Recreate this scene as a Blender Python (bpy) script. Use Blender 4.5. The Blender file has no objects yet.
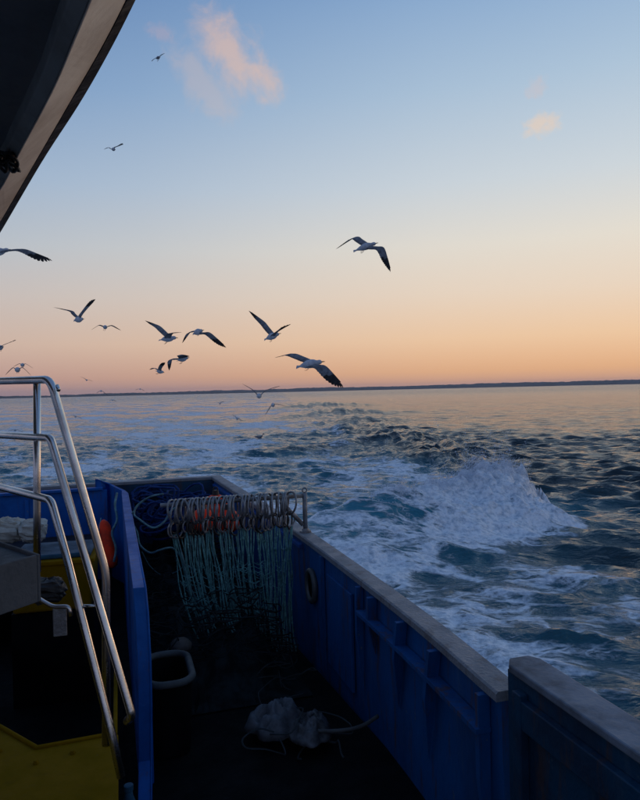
import bpy, bmesh, math, random
import numpy as np
from mathutils import Vector, Matrix
random.seed(7); rng = np.random.default_rng(7)
R = math.radians
# ------------------------------------------------------------------ camera
# metres; +Y runs aft along the boat, +X to the right when looking aft, water surface z = 0
CAM = Vector((0, 0, 2.5)); FPX = 656.0
yaw, pitch, roll = R(17.1), R(0.8), R(1.3)
fw = Vector((math.sin(yaw)*math.cos(pitch), math.cos(yaw)*math.cos(pitch), -math.sin(pitch)))
r0 = Vector((math.cos(yaw), -math.sin(yaw), 0)); u0 = r0.cross(fw)
rt = r0*math.cos(roll) - u0*math.sin(roll); up = u0*math.cos(roll) + r0*math.sin(roll)
sc = bpy.context.scene; C = sc.collection
cd = bpy.data.cameras.new('camera'); cam = bpy.data.objects.new('camera', cd); C.objects.link(cam)
cd.sensor_fit = 'HORIZONTAL'; cd.sensor_width = 36; cd.lens = 36*FPX/640; cd.clip_start = .05; cd.clip_end = 20000
cam.matrix_world = Matrix(((rt.x, up.x, -fw.x, CAM.x), (rt.y, up.y, -fw.y, CAM.y), (rt.z, up.z, -fw.z, CAM.z), (0, 0, 0, 1)))
sc.camera = cam
def ray(px, py): return fw + rt*((px-320)/FPX) + up*((400-py)/FPX)
def at(px, py, d): return CAM + ray(px, py)*d                   # survey helpers: photograph measurement -> place
def atz(px, py, z):
    r = ray(px, py); return CAM + r*((z-CAM.z)/r.z)
def aty(px, py, y):
    r = ray(px, py); return CAM + r*(y/r.y)
def lin(c): return tuple(((v/255/12.92) if v/255 <= .04045 else ((v/255+.055)/1.055)**2.4) for v in c)
# ------------------------------------------------------------------ sky and sun
W = bpy.data.worlds.new("World"); sc.world = W; W.use_nodes = True
nt = W.node_tree; nt.nodes.clear()
def N(nt, t, **k):
    n = nt.nodes.new(t)
    for a, b in k.items(): setattr(n, a, b)
    return n
def L(nt, a, b): nt.links.new(a, b)
def M_(nt, op, a, b=None, c=None, clamp=False):
    n = N(nt, 'ShaderNodeMath', operation=op, use_clamp=clamp)
    for i, v in enumerate((a, b, c)):
        if v is None: continue
        if isinstance(v, (int, float)): n.inputs[i].default_value = v
        else: L(nt, v, n.inputs[i])
    return n.outputs[0]
def ramp(nt, fac, stops, interp='LINEAR'):
    n = N(nt, 'ShaderNodeValToRGB'); cr = n.color_ramp; cr.interpolation = interp
    while len(cr.elements) < len(stops): cr.elements.new(.5)
    for e, (p, c) in zip(cr.elements, stops):
        e.position = p; e.color = (c[0], c[1], c[2], 1) if not isinstance(c, (int, float)) else (c, c, c, 1)
    L(nt, fac, n.inputs[0]); return n.outputs[0]
def mixc(nt, f, a, b, mode='MIX'):
    n = N(nt, 'ShaderNodeMix', data_type='RGBA', blend_type=mode)
    for s, v in ((n.inputs[0], f), (n.inputs[6], a), (n.inputs[7], b)):
        if isinstance(v, (int, float)): s.default_value = v
        elif isinstance(v, tuple): s.default_value = (*v[:3], 1)
        else: L(nt, v, s)
    return n.outputs[2]
SUN_AZ = yaw + R(42)
tc = N(nt, 'ShaderNodeTexCoord'); sep = N(nt, 'ShaderNodeSeparateXYZ'); L(nt, tc.outputs['Generated'], sep.inputs[0])
elev = M_(nt, 'ARCSINE', sep.outputs[2])                        # radians
ef = M_(nt, 'DIVIDE', elev, R(90))
hx = M_(nt, 'MULTIPLY', sep.outputs[0], math.sin(SUN_AZ)); hy = M_(nt, 'MULTIPLY', sep.outputs[1], math.cos(SUN_AZ))
ch = M_(nt, 'MAXIMUM', M_(nt, 'COSINE', elev), .05)
az = M_(nt, 'DIVIDE', M_(nt, 'ADD', hx, hy), ch)                # cos of azimuth from the glow
d = lambda a: a/90
near_sun = [(0, (228,168,136)), (1.4, (242,184,132)), (4.2, (245,205,164)), (8, (238,217,194)), (12, (232,224,210)), (17, (208,216,221)), (24, (176,198,218)), (31, (142,174,210)), (45, (98,132,178)), (90, (84,114,162))]
off_sun  = [(0, (158,134,142)), (1.4, (186,152,146)), (4.2, (202,178,166)), (8, (194,186,184)), (12, (176,186,198)), (17, (150,174,202)), (24, (112,148,192)), (31, (84,122,174)), (45, (80,114,166)), (90, (84,114,162))]
back = [(0, (122,134,164)), (5, (146,150,178)), (12, (142,156,190)), (30, (106,132,176)), (90, (84,114,162))]
cc = ramp(nt, ef, [(d(a), lin(c)) for a, c in back])
ca = ramp(nt, ef, [(d(a), lin(c)) for a, c in near_sun]); cb = ramp(nt, ef, [(d(a), lin(c)) for a, c in off_sun])
back = [(0, (96,106,132)), (5, (118,122,148)), (12, (116,128,158)), (30, (86,108,148)), (90, (70,96,140))]
f1 = ramp(nt, az, [(0.25, 0.0), (0.55, .35), (0.85, .85), (1.0, 1.0)])
f2 = ramp(nt, M_(nt, 'MULTIPLY_ADD', az, .5, .5), [(.25, 0.0), (.62, 1.0)])
sky = mixc(nt, f2, cc, mixc(nt, f1, cb, ca))
# small pink clouds: soft noise lumps round three directions
def cloud(sky, px, py, sx, sy, seed, strength, colr, rot=0.0, thr=.42):
    cdir = ray(px, py).normalized()
    e1 = rt*math.cos(rot) + up*math.sin(rot); e2 = up*math.cos(rot) - rt*math.sin(rot)
    def dot(v, off):
        n = N(nt, 'ShaderNodeVectorMath', operation='DOT_PRODUCT'); L(nt, tc.outputs['Generated'], n.inputs[0]); n.inputs[1].default_value = v
        return M_(nt, 'SUBTRACT', n.outputs['Value'], off)
    a = M_(nt, 'DIVIDE', dot(e1, cdir.dot(e1)), sx); b = M_(nt, 'DIVIDE', dot(e2, cdir.dot(e2)), sy)
    r = M_(nt, 'SQRT', M_(nt, 'ADD', M_(nt, 'MULTIPLY', a, a), M_(nt, 'MULTIPLY', b, b)))
    fr = N(nt, 'ShaderNodeVectorMath', operation='DOT_PRODUCT'); L(nt, tc.outputs['Generated'], fr.inputs[0]); fr.inputs[1].default_value = cdir
    no = N(nt, 'ShaderNodeTexNoise', noise_dimensions='4D'); no.inputs['W'].default_value = seed; no.inputs['Scale'].default_value = 1.7/max(sx, sy)
    no.inputs['Detail'].default_value = 8; no.inputs['Roughness'].default_value = .62; no.inputs['Distortion'].default_value = .5; L(nt, tc.outputs['Generated'], no.inputs['Vector'])
    v = M_(nt, 'ADD', M_(nt, 'SUBTRACT', 1.0, r), M_(nt, 'MULTIPLY', M_(nt, 'SUBTRACT', no.outputs[0], .5), 2.4))
    m = N(nt, 'ShaderNodeMapRange', interpolation_type='SMOOTHSTEP'); L(nt, v, m.inputs[0]); m.inputs[1].default_value = thr-.25; m.inputs[2].default_value = thr+.75
    k = M_(nt, 'MULTIPLY', M_(nt, 'MULTIPLY', m.outputs[0], strength), M_(nt, 'GREATER_THAN', fr.outputs['Value'], 0.0))
    return mixc(nt, k, sky, lin(colr))
sky = cloud(sky, 236, 55, .080, .040, 3.1, .60, (228,190,168), R(-40), .18)
sky = cloud(sky, 204, 84, .060, .035, 9.3, .34, (206,186,180), R(-35), .12)
sky = cloud(sky, 160, 32, .022, .010, 5.2, .38, (182,166,180), R(-10), .1)
sky = cloud(sky, 541, 124, .026, .016, 1.7, .5, (244,208,172), R(10), .15)
sky = cloud(sky, 536, 88, .014, .014, 6.7, .35, (214,192,188), 0, .1)
bg = N(nt, 'ShaderNodeBackground'); L(nt, sky, bg.inputs[0]); bg.inputs[1].default_value = 1.0
wo = N(nt, 'ShaderNodeOutputWorld'); L(nt, bg.outputs[0], wo.inputs[0])
sd = bpy.data.lights.new('sun', 'SUN'); sd.energy = .22; sd.angle = R(12); sd.color = (1, .62, .38)
so = bpy.data.objects.new('sun', sd); C.objects.link(so)
sv = Vector((math.sin(SUN_AZ)*math.cos(R(3)), math.cos(SUN_AZ)*math.cos(R(3)), math.sin(R(3))))
so.rotation_euler = sv.to_track_quat('Z', 'Y').to_euler()
sc.view_settings.view_transform = 'Standard'; sc.view_settings.look = 'None'; sc.view_settings.exposure = 0; sc.view_settings.gamma = 1
sc.view_settings.use_curve_mapping = False
# ------------------------------------------------------------------ materials
MATS = {}
def mat(name, col, rough=.5, metal=0.0, col2=None, nscale=6, ncontrast=(.42, .62), bump=0.0, bscale=40, spec=.5, streak=None, wear=0.0):
    if name in MATS: return MATS[name]
    m = bpy.data.materials.new(name); m.use_nodes = True; t = m.node_tree; p = t.nodes['Principled BSDF']
    p.inputs['Roughness'].default_value = rough; p.inputs['Metallic'].default_value = metal; p.inputs['Specular IOR Level'].default_value = spec
    co = N(t, 'ShaderNodeTexCoord')
    vec = co.outputs['Object']
    if streak:
        mp = N(t, 'ShaderNodeMapping'); mp.inputs['Scale'].default_value = streak; L(t, vec, mp.inputs[0]); vec = mp.outputs[0]
    no = N(t, 'ShaderNodeTexNoise'); no.inputs['Scale'].default_value = nscale; no.inputs['Detail'].default_value = 8; no.inputs['Roughness'].default_value = .65
    L(t, vec, no.inputs['Vector'])
    c2 = col2 or tuple(v*.55 for v in col)
    c = ramp(t, no.outputs[0], [(ncontrast[0], col), (ncontrast[1], c2)])
    if wear:                                                       # rust runs, chips and salt bloom with shapes of their own
        mp2 = N(t, 'ShaderNodeMapping'); mp2.inputs['Scale'].default_value = (7, 7, .9); L(t, co.outputs['Object'], mp2.inputs[0])
        a1 = N(t, 'ShaderNodeTexNoise'); a1.inputs['Scale'].default_value = 2.2; a1.inputs['Detail'].default_value = 7; a1.inputs['Roughness'].default_value = .7; L(t, mp2.outputs[0], a1.inputs['Vector'])
        c = mixc(t, ramp(t, a1.outputs[0], [(.54, 0.0), (.64, wear)]), c, (.075,.035,.018))
        a2 = N(t, 'ShaderNodeTexNoise'); a2.inputs['Scale'].default_value = 19; a2.inputs['Detail'].default_value = 8; a2.inputs['Roughness'].default_value = .75; L(t, co.outputs['Object'], a2.inputs['Vector'])
        c = mixc(t, ramp(t, a2.outputs[0], [(.63, 0.0), (.67, wear)]), c, (.13,.14,.15))
        c = mixc(t, ramp(t, a1.outputs[0], [(.28, wear*.35), (.42, 0.0)]), c, (.10,.13,.16))
    L(t, c, p.inputs['Base Color'])
    rr = N(t, 'ShaderNodeMapRange'); L(t, no.outputs[0], rr.inputs[0]); rr.inputs[1].default_value = .3; rr.inputs[2].default_value = .7
    rr.inputs[3].default_value = rough*.8; rr.inputs[4].default_value = min(1, rough*1.3); L(t, rr.outputs[0], p.inputs['Roughness'])
    if bump:
        n2 = N(t, 'ShaderNodeTexNoise'); n2.inputs['Scale'].default_value = bscale; n2.inputs['Detail'].default_value = 6; L(t, co.outputs['Object'], n2.inputs['Vector'])
        b = N(t, 'ShaderNodeBump'); b.inputs['Strength'].default_value = bump; b.inputs['Distance'].default_value = .01; L(t, n2.outputs[0], b.inputs['Height']); L(t, b.outputs[0], p.inputs['Normal'])
    MATS[name] = m; return m
blue = mat('blue_paint', (.003,.095,.36), .55, wear=.5, spec=.22, col2=(.002,.065,.26), nscale=3, bump=.35, bscale=18)
blue_in = mat('blue_paint_dull', (.003,.072,.23), .6, wear=.7, spec=.25, col2=(.002,.042,.14), nscale=2.2, bump=.5, bscale=14, streak=(1,1,.35))
navy = mat('navy_paint', (.004,.042,.088), .55, wear=.5, spec=.25, col2=(.003,.022,.05), nscale=4, bump=.3)
cap_m = mat('worn_grey_cap', (.185,.20,.22), .55, spec=.3, col2=(.12,.13,.14), nscale=6, ncontrast=(.45,.8), wear=.35, bump=.6, bscale=60)
cap2_m = mat('smooth_grey_cap', (.14,.175,.22), .6, spec=.3, col2=(.075,.085,.10), nscale=5, bump=.25, bscale=40)
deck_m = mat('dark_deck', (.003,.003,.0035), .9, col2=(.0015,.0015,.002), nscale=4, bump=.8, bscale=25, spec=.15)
steel = mat('stainless_tube', (.62,.60,.58), .26, 1.0, col2=(.48,.45,.43), nscale=5, bump=.03, bscale=90)
steel_d = mat('dull_steel', (.26,.27,.28), .5, .5, col2=(.15,.14,.14), nscale=14, bump=.4, bscale=70)
cream = mat('cream_gelcoat', (.80,.70,.60), .5, col2=(.55,.44,.35), nscale=3.5, ncontrast=(.45,.7), bump=.15, bscale=30)
trim_m = mat('grey_trim', (.34,.29,.25), .6, col2=(.24,.20,.17), nscale=8, bump=.2)
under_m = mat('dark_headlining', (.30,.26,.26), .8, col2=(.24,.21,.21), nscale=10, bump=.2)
rubber = mat('black_rubber', (.012,.010,.010), .6, bump=.3)
yellow = mat('yellow_paint', (.19,.10,.001), .8, wear=.12, spec=.05, col2=(.15,.085,.001), nscale=5, bump=.4, bscale=25)
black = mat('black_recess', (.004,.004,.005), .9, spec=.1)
orange = mat('orange_plastic', (.85,.04,.006), .6, spec=.15, col2=(.42,.035,.015), nscale=7, bump=.2)
teal = mat('teal_netting', (.12,.30,.29), .8, col2=(.05,.14,.14), nscale=25, bump=.5, bscale=120)
teal_l = mat('pale_teal_rope', (.10,.22,.24), .8, col2=(.05,.10,.12), nscale=20, bump=.5, bscale=150)
rope_b = mat('blue_rope', (.004,.035,.15), .8, spec=.2, col2=(.003,.018,.075), nscale=25, bump=.8, bscale=150)
net_d = mat('dark_netting', (.005,.006,.007), .9, col2=(.014,.022,.024), nscale=8, spec=.1)
white_p = mat('white_plastic', (.065,.07,.07), .6, spec=.2, col2=(.05,.05,.05), nscale=9, bump=.3)
paper = mat('pale_sack', (.46,.44,.38), .8, col2=(.34,.32,.28), nscale=9, bump=.5, bscale=25)
greybox = mat('grey_tray', (.07,.08,.09), .7, spec=.2, col2=(.05,.058,.065), nscale=9, bump=.25, bscale=60)
lblue = mat('light_blue_plastic', (.02,.07,.12), .7, spec=.15, bump=.2)
redp = mat('dull_red_plastic', (.10,.012,.012), .6, bump=.2)
gw = mat('gull_white', (.55,.56,.58), .9, col2=(.40,.41,.44), nscale=12, spec=.1)
gg = mat('gull_grey', (.22,.225,.24), .9, col2=(.11,.115,.13), nscale=12, spec=.1)
gb = mat('gull_black', (.045,.042,.042), .9, spec=.1)
gbk = mat('gull_beak', (.40,.22,.03), .6); glg = mat('gull_leg', (.30,.12,.08), .7)
land_m = mat('shore_land', (.10,.10,.10), .95, col2=(.05,.06,.055), nscale=.01, spec=0)
# ------------------------------------------------------------------ mesh helpers
class MB:
    def __init__(s): s.v = []; s.f = []; s.m = []
    def add(s, vs, fs, mi=0):
        o = len(s.v); s.v += [tuple(v) for v in vs]; s.f += [tuple(i+o for i in f) for f in fs]; s.m += [mi]*len(fs)
    def box(s, c, size, rot=None, mi=0, taper=1.0):
        hx, hy, hz = size[0]/2, size[1]/2, size[2]/2
        vs = []
        for z in (-1, 1):
            k = taper if z < 0 else 1
            for x, y in ((-1,-1),(1,-1),(1,1),(-1,1)): vs.append(Vector((x*hx*k, y*hy*k, z*hz)))
        if rot: vs = [rot @ v for v in vs]
        c = Vector(c); s.add([v+c for v in vs], [(3,2,1,0),(4,5,6,7),(0,1,5,4),(1,2,6,5),(2,3,7,6),(3,0,4,7)], mi)
    def tube(s, pts, r, n=8, closed=False, mi=0, rx=1.0, caps=True):
        pts = [Vector(p) for p in pts]; k = len(pts)
        rs = r if isinstance(r, (list, tuple)) else [r]*k
        T = []
        for i in range(k):
            a = pts[(i-1) % k] if closed or i else pts[i]; b = pts[(i+1) % k] if closed or i < k-1 else pts[i]
            t = b-a; T.append(t.normalized() if t.length > 1e-9 else Vector((0,0,1)))
        ref = Vector((0,0,1)) if abs(T[0].z) < .9 else Vector((1,0,0))
        nrm = (ref - T[0]*ref.dot(T[0])).normalized(); vs = []
        for i in range(k):
            nrm = nrm - T[i]*nrm.dot(T[i])
            nrm = nrm.normalized() if nrm.length > 1e-6 else T[i].orthogonal().normalized()
            b = T[i].cross(nrm)
            for j in range(n):
                a = 2*math.pi*j/n; vs.append(pts[i] + nrm*(math.cos(a)*rs[i]*rx) + b*(math.sin(a)*rs[i]))
        fs = []
        for i in range(k if closed else k-1):
            i2 = (i+1) % k
            for j in range(n): fs.append((i*n+j, i*n+(j+1) % n, i2*n+(j+1) % n, i2*n+j))
        if not closed and caps: fs += [tuple(range(n-1, -1, -1)), tuple((k-1)*n+j for j in range(n))]
        s.add(vs, fs, mi)
    def sphere(s, c, r, n=12, m=8, rot=None, mi=0, rough=0.0):
        rr = r if isinstance(r, (tuple, list)) else (r, r, r); vs = []; c = Vector(c)
        for i in range(m+1):
            th = math.pi*i/m
            for j in range(n):
                ph = 2*math.pi*j/n; k = 1+random.uniform(-rough, rough)
                v = Vector((rr[0]*math.sin(th)*math.cos(ph)*k, rr[1]*math.sin(th)*math.sin(ph)*k, rr[2]*math.cos(th)*k))
                vs.append(c + (rot @ v if rot else v))
        s.add(vs, [(i*n+j, (i+1)*n+j, (i+1)*n+(j+1) % n, i*n+(j+1) % n) for i in range(m) for j in range(n)], mi)
    def lathe(s, c, prof, n=16, axis=None, mi=0):
        q = Vector((0,0,1)).rotation_difference(axis.normalized()) if axis else None; c = Vector(c); vs = []
        for z, r in prof:
            for j in range(n):
                a = 2*math.pi*j/n; v = Vector((r*math.cos(a), r*math.sin(a), z)); vs.append(c + (q @ v if q else v))
        fs = [(i*n+j, i*n+(j+1) % n, (i+1)*n+(j+1) % n, (i+1)*n+j) for i in range(len(prof)-1) for j in range(n)]
        fs += [tuple(range(n-1, -1, -1)), tuple((len(prof)-1)*n+j for j in range(n))]
        s.add(vs, fs, mi)
    def prism(s, poly, z0, z1, mi=0):                            # poly: ccw xy points
        k = len(poly); vs = [(x, y, z0) for x, y in poly] + [(x, y, z1) for x, y in poly]
        s.add(vs, [tuple(range(k-1, -1, -1)), tuple(range(k, 2*k))] + [(i, (i+1) % k, k+(i+1) % k, k+i) for i in range(k)], mi)
    def loft(s, secs, mi=0, closed=True, caps=True):              # sections of equal vertex count
        n = len(secs[0]); vs = [v for sec in secs for v in sec]; fs = []
        for i in range(len(secs)-1):
            for j in range(n if closed else n-1):
                fs.append((i*n+j, i*n+(j+1) % n, (i+1)*n+(j+1) % n, (i+1)*n+j))
        if caps and closed: fs += [tuple(range(n-1, -1, -1)), tuple((len(secs)-1)*n+j for j in range(n))]
        s.add(vs, fs, mi)
    def build(s, name, mats, parent=None, smooth=False, bevel=0, origin=None, **props):
        me = bpy.data.meshes.new(name)
        o_ = Vector(origin) if origin is not None else (Vector((0,0,0)) if parent is not None else None)
        if o_ is None:
            a = np.array(s.v); o_ = Vector(((a[:,0].min()+a[:,0].max())/2, (a[:,1].min()+a[:,1].max())/2, a[:,2].min()))
        base = parent_world(parent) if parent is not None else Vector((0,0,0))
        loc = o_ if parent is None else (Vector(origin) if origin is not None else base)
        me.from_pydata([tuple(Vector(v)-loc) for v in s.v], [], s.f)
        for m in (mats if isinstance(mats, (list, tuple)) else [mats]): me.materials.append(m)
        me.polygons.foreach_set('material_index', s.m)
        bm = bmesh.new(); bm.from_mesh(me); bmesh.ops.recalc_face_normals(bm, faces=bm.faces); bm.to_mesh(me); bm.free()
        if smooth: me.polygons.foreach_set('use_smooth', [True]*len(me.polygons))
        me.update()
        ob = bpy.data.objects.new(name, me); C.objects.link(ob)
        if parent is not None: ob.parent = parent
        ob.location = loc-base
        if bevel:
            b = ob.modifiers.new('bevel', 'BEVEL'); b.width = bevel; b.segments = 2; b.limit_method = 'ANGLE'; b.angle_limit = R(40)
        for k, v in props.items(): ob[k] = v
        return ob
def parent_world(p):
    v = Vector(p.location); q = p.parent
    while q is not None: v += Vector(q.location); q = q.parent
    return v
def empty(name, loc, parent=None, **props):
    o = bpy.data.objects.new(name, None); C.objects.link(o)
    o.parent = parent; o.location = Vector(loc) - (parent_world(parent) if parent is not None else Vector((0,0,0)))
    o.empty_display_size = .1
    for k, v in props.items(): o[k] = v
    return o
def spline(pts, n=8):
    pts = [Vector(p) for p in pts]; P = [pts[0]*2-pts[1]] + pts + [pts[-1]*2-pts[-2]]; out = []
    for i in range(1, len(P)-2):
        a, b, c, d_ = P[i-1], P[i], P[i+1], P[i+2]
        for j in range(n):
            t = j/n; out.append(.5*((2*b)+(c-a)*t+(2*a-5*b+4*c-d_)*t*t+(3*b-a-3*c+d_)*t**3))
    out.append(pts[-1]); return out
# value noise in numpy
def _h(ix, iy, s):
    n = (ix.astype(np.int64)*374761393 + iy.astype(np.int64)*668265263 + s*1442695041) & 0xffffffff
    n = ((n ^ (n >> 13))*1274126177) & 0xffffffff; n = n ^ (n >> 16)
    return n
def perlin(x, y, s=0):
    x0 = np.floor(x); y0 = np.floor(y); fx = x-x0; fy = y-y0
    u = fx**3*(fx*(fx*6-15)+10); v = fy**3*(fy*(fy*6-15)+10)
    def g(dx, dy):
        a = _h(x0+dx, y0+dy, s)/4294967296.0*2*np.pi
        return np.cos(a)*(fx-dx)+np.sin(a)*(fy-dy)
    return ((g(0,0)*(1-u)+g(1,0)*u)*(1-v)+(g(0,1)*(1-u)+g(1,1)*u)*v)*1.5
def fbm(x, y, o=4, s=0, gain=.5):
    a = 1; t = 0; f = 1
    for i in range(o): t = t+a*perlin(x*f+i*17.3, y*f-i*9.1, s+i); a *= gain; f *= 2.03
    return t
def sstep(a, b, x): t = np.clip((x-a)/(b-a), 0, 1); return t*t*(3-2*t)
# ------------------------------------------------------------------ water
def water():
    fine = np.arange(-37, 37, .115); outer = np.concatenate([np.arange(-180, -37, 3.6)]), np.arange(37, 180.01, 3.6)
    ang = np.radians(np.concatenate([outer[0], fine, outer[1]])) + yaw
    rr = [1.2]
    while rr[-1] < 6200:
        r = rr[-1]; rr.append(r + (max(.045, .0052*r) if r < 40 else .0075*r if r < 600 else .03*r))
    rr = np.array(rr); dr = np.gradient(rr)
    A, RR = np.meshgrid(ang, rr, indexing='ij'); DR = np.broadcast_to(dr, A.shape)
    x = RR*np.sin(A); y = RR*np.cos(A); X0, Y0 = x.copy(), y.copy()
    z = np.zeros_like(x); dx = np.zeros_like(x); dy = np.zeros_like(x)
    g = np.random.default_rng(11)
    amp_mod = 1 + .55*fbm(x/9, y/9, 3, 77)
    wind = yaw + math.pi + R(12)                                  # waves come from beyond the boat's right quarter
    lam = np.exp(np.linspace(math.log(.30), math.log(5.2), 70))
    for l in lam:
        th = wind + g.normal(0, .42); k = 2*math.pi/l
        st = .045 if l < 1.1 else .014
        a = st/k*(1 if l < 1.6 else (1.6/l)**1.2)
        w = sstep(2.0, 5.0, l/DR)
        ph = k*(x*math.sin(th)+y*math.cos(th)) + g.uniform(0, 6.283) + 1.2*fbm(x/(l*5), y/(l*5), 1, int(l*50))
        z += a*w*np.sin(ph)*amp_mod*2.0; q = a*w*np.cos(ph)*1.8
        dx += q*math.sin(th); dy += q*math.cos(th)
    zamb = z.copy()
    # ---- the wake: turbulent water between the two arms of the bow wave
    lineang = R(17.1+1.5)
    # signed distance outside the wake's right arm (positive = undisturbed water)
    p0 = np.array([7.9, 10.4]); dirv = np.array([math.sin(lineang), math.cos(lineang)])
    side = (x-p0[0])*dirv[1]-(y-p0[1])*dirv[0]
    near = (y < p0[1])
    p1 = np.array([5.9, 6.0]); dn = (p0-p1)/np.linalg.norm(p0-p1)
    side2 = (x-p1[0])*dn[1]-(y-p1[1])*dn[0]
    side = np.where(near, side2, side)
    dist0 = np.hypot(x, y); side = (side + 1.1*fbm(x/3.5, y/3.5, 3, 5)+.07*dist0*fbm(x/(3+.12*dist0), y/(6+.35*dist0), 3, 6))/(1+dist0/30)
    inw = 1-sstep(-1.6, .4, side)
    lw = 1-sstep(.0, 6, -(x+16+ .15*y))                             # left arm of the wake, well off to the left
    inw = inw*lw; dist = np.hypot(x, y)
    turb = fbm(x/1.7, y/1.7, 5, 21, .55); rid = 1-2*np.abs(fbm(x/1.1+5, y/1.1, 4, 31, .55))
    wk = sstep(2.0, 6.0, .8/DR); z -= .45*inw*zamb
    z += inw*(turb*.040 + (rid-.5)*.03)*np.clip(1.4-dist/90, .35, 1)*np.where(DR < .5, 1, .6)
    aer = np.zeros_like(x); foam = np.zeros_like(x)
    big = fbm(x/6+3, y/9, 4, 51)                                    # patchiness
    foam += inw*np.clip(.40+.22*big*(1+.0*x)+.12*fbm(x/1.8, y/3.5, 3, 53) - .05*sstep(30, 200, dist), 0, .52)
    # fewer streaks in the strip just inside the right arm, more along the boat's own track
    track = np.exp(-((x-1.0)/(3.5+.05*y))**2); foam += track*(y > 6)*np.clip(.02+.12*fbm(x/2, y/5, 3, 52), 0, 1)*(1-sstep(60, 260, y))
    # ---- breaking wave beside the stern
    crest = [(275,530,.40), (320,516,.52), (350,508,.60), (385,499,.68), (425,489,.74), (462,480,.80), (488,473,.86), (507,472,.82), (520,482,.58), (532,496,.28)]
    pts = np.array([[*atz(px, py, h).to_tuple()[:2], h] for px, py, h in crest])
    best = np.full(x.shape, 1e9); s_side = np.zeros_like(x); hh = np.zeros_like(x); tt = np.zeros_like(x); Ltot = 0
    seg = []; 
    for i in range(len(pts)-1): seg.append(np.linalg.norm(pts[i+1,:2]-pts[i,:2]))
    tot = sum(seg); acc = 0
    sel = (dist < 26)
    for i in range(len(pts)-1):
        a, b = pts[i], pts[i+1]; ab = b[:2]-a[:2]; Ls = seg[i]
        t = np.clip(((x-a[0])*ab[0]+(y-a[1])*ab[1])/Ls**2, 0, 1)
        qx = a[0]+ab[0]*t; qy = a[1]+ab[1]*t; dd = np.hypot(x-qx, y-qy)
        if i == len(pts)-2:
            tr_ = ((x-a[0])*ab[0]+(y-a[1])*ab[1])/Ls**2; dd = np.where(tr_ > 1, np.hypot(dd, (tr_-1)*Ls*4.0), dd)
        m = dd < best
        best = np.where(m, dd, best); hh = np.where(m, a[2]+(b[2]-a[2])*t, hh); tt = np.where(m, (acc+Ls*t)/tot, tt)
        cr_ = (x-a[0])*ab[1]-(y-a[1])*ab[0]; s_side = np.where(m, np.sign(cr_), s_side); acc += Ls
    front = s_side > 0                                               # towards the camera / right
    jit = 1+.28*fbm(x/1.0, y/1.0, 3, 61)
    wm = 1-.62*sstep(.72, 1, tt); wf = np.where(front, 1.15*wm, .62)*(1+(jit-1)*.5)
    prof = np.where(front, np.exp(-(best/wf)**1.5*1.1), np.exp(-(best/wf)**1.7*1.0))
    lump = fbm(x/.5, y/.5, 4, 71, .48)
    hb = hh*prof*sel
    z += hb
    fr = sel*np.where(front, 1-sstep(1.0, 2.0, best/jit/wm), 1-sstep(.25, 1.1, best*(1/jit)))
    smooth_part = sstep(.15, .45, tt)                                # glassy turquoise shoulder near the hull
    breaking = fr*(.15+.85*smooth_part)
    z += breaking*(.18+.60*sstep(.45, .85, tt))*(.26*np.abs(fbm(x/1.1+4, y/1.1, 2, 72)) + np.abs(lump)*.32 + .12*np.abs(fbm(x/.24, y/.24, 3, 83, .5)) + .02*fbm(x/.12, y/.12, 2, 81, .5)*wk)*np.clip(hb*2.5, 0, 1)
    foam = np.maximum(foam, breaking*(.66+.40*fbm(x/.7, y/.7, 4, 91) + .30*np.abs(lump) + .30*np.exp(-(best/.35)**2) + .12*tt))
    apron = sel*np.where(front, 1-sstep(1.4, 3.6, best/wm), 0)
    foam = np.maximum(foam, apron*(.52+.2*fbm(x/1.1, y/1.1, 3, 54)))
    aer = np.maximum(aer, sel*(1-smooth_part*.3)*np.exp(-(best/2.2)**2))
    aer = np.maximum(aer, inw*np.clip(.65+.3*big, 0, .85)*(1-sstep(40, 260, dist)*.7))
    # foam streaks between the boat and the arm
    strip = inw*(y < 11)*(x > 1.2); foam = np.maximum(foam, strip*np.clip(.57+.16*big, 0, .68))
    glassy = sel*np.where(front, (1-sstep(.25, .56, tt+.12*fbm(x/.6, y/.6, 3, 57)-.10*np.clip(best, 0, 1.5)))*np.exp(-(best/1.35)**4), 0);
    behind = sel*np.where(front, 0, sstep(.25, .7, best)*(1-sstep(2.2, 3.6, best))); foam *= 1-.42*behind*sstep(0, .2, tt+.1); foam = np.minimum(foam, .62-.16*glassy+10*(1-sstep(.05, .30, glassy))); aer = np.maximum(aer, glassy)
    # ---- ragged ridge of chop where the two wave systems meet, running back to the horizon
    rp = [atz(px, py, 0) for px, py in ((452,462), (415,446), (380,433), (350,421), (325,410), (310,403))]
    rb_ = np.full(x.shape, 1e9)
    for a, b in zip(rp[:-1], rp[1:]):
        ab = np.array([b.x-a.x, b.y-a.y]); t = np.clip(((x-a.x)*ab[0]+(y-a.y)*ab[1])/(ab@ab), 0, 1)
        rb_ = np.minimum(rb_, np.hypot(x-a.x-ab[0]*t, y-a.y-ab[1]*t)/(1.0+.045*dist))
    rg_ = np.exp(-rb_**2); sc_ = 1+dist/40
    z += rg_*(.13*sc_**.6*(1-2*np.abs(fbm(x/(.9*sc_), y/(1.5*sc_), 4, 97, .55)))+.10)*sstep(14, 24, dist)
    foam -= rg_*.16; aer -= rg_*.25
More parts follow.
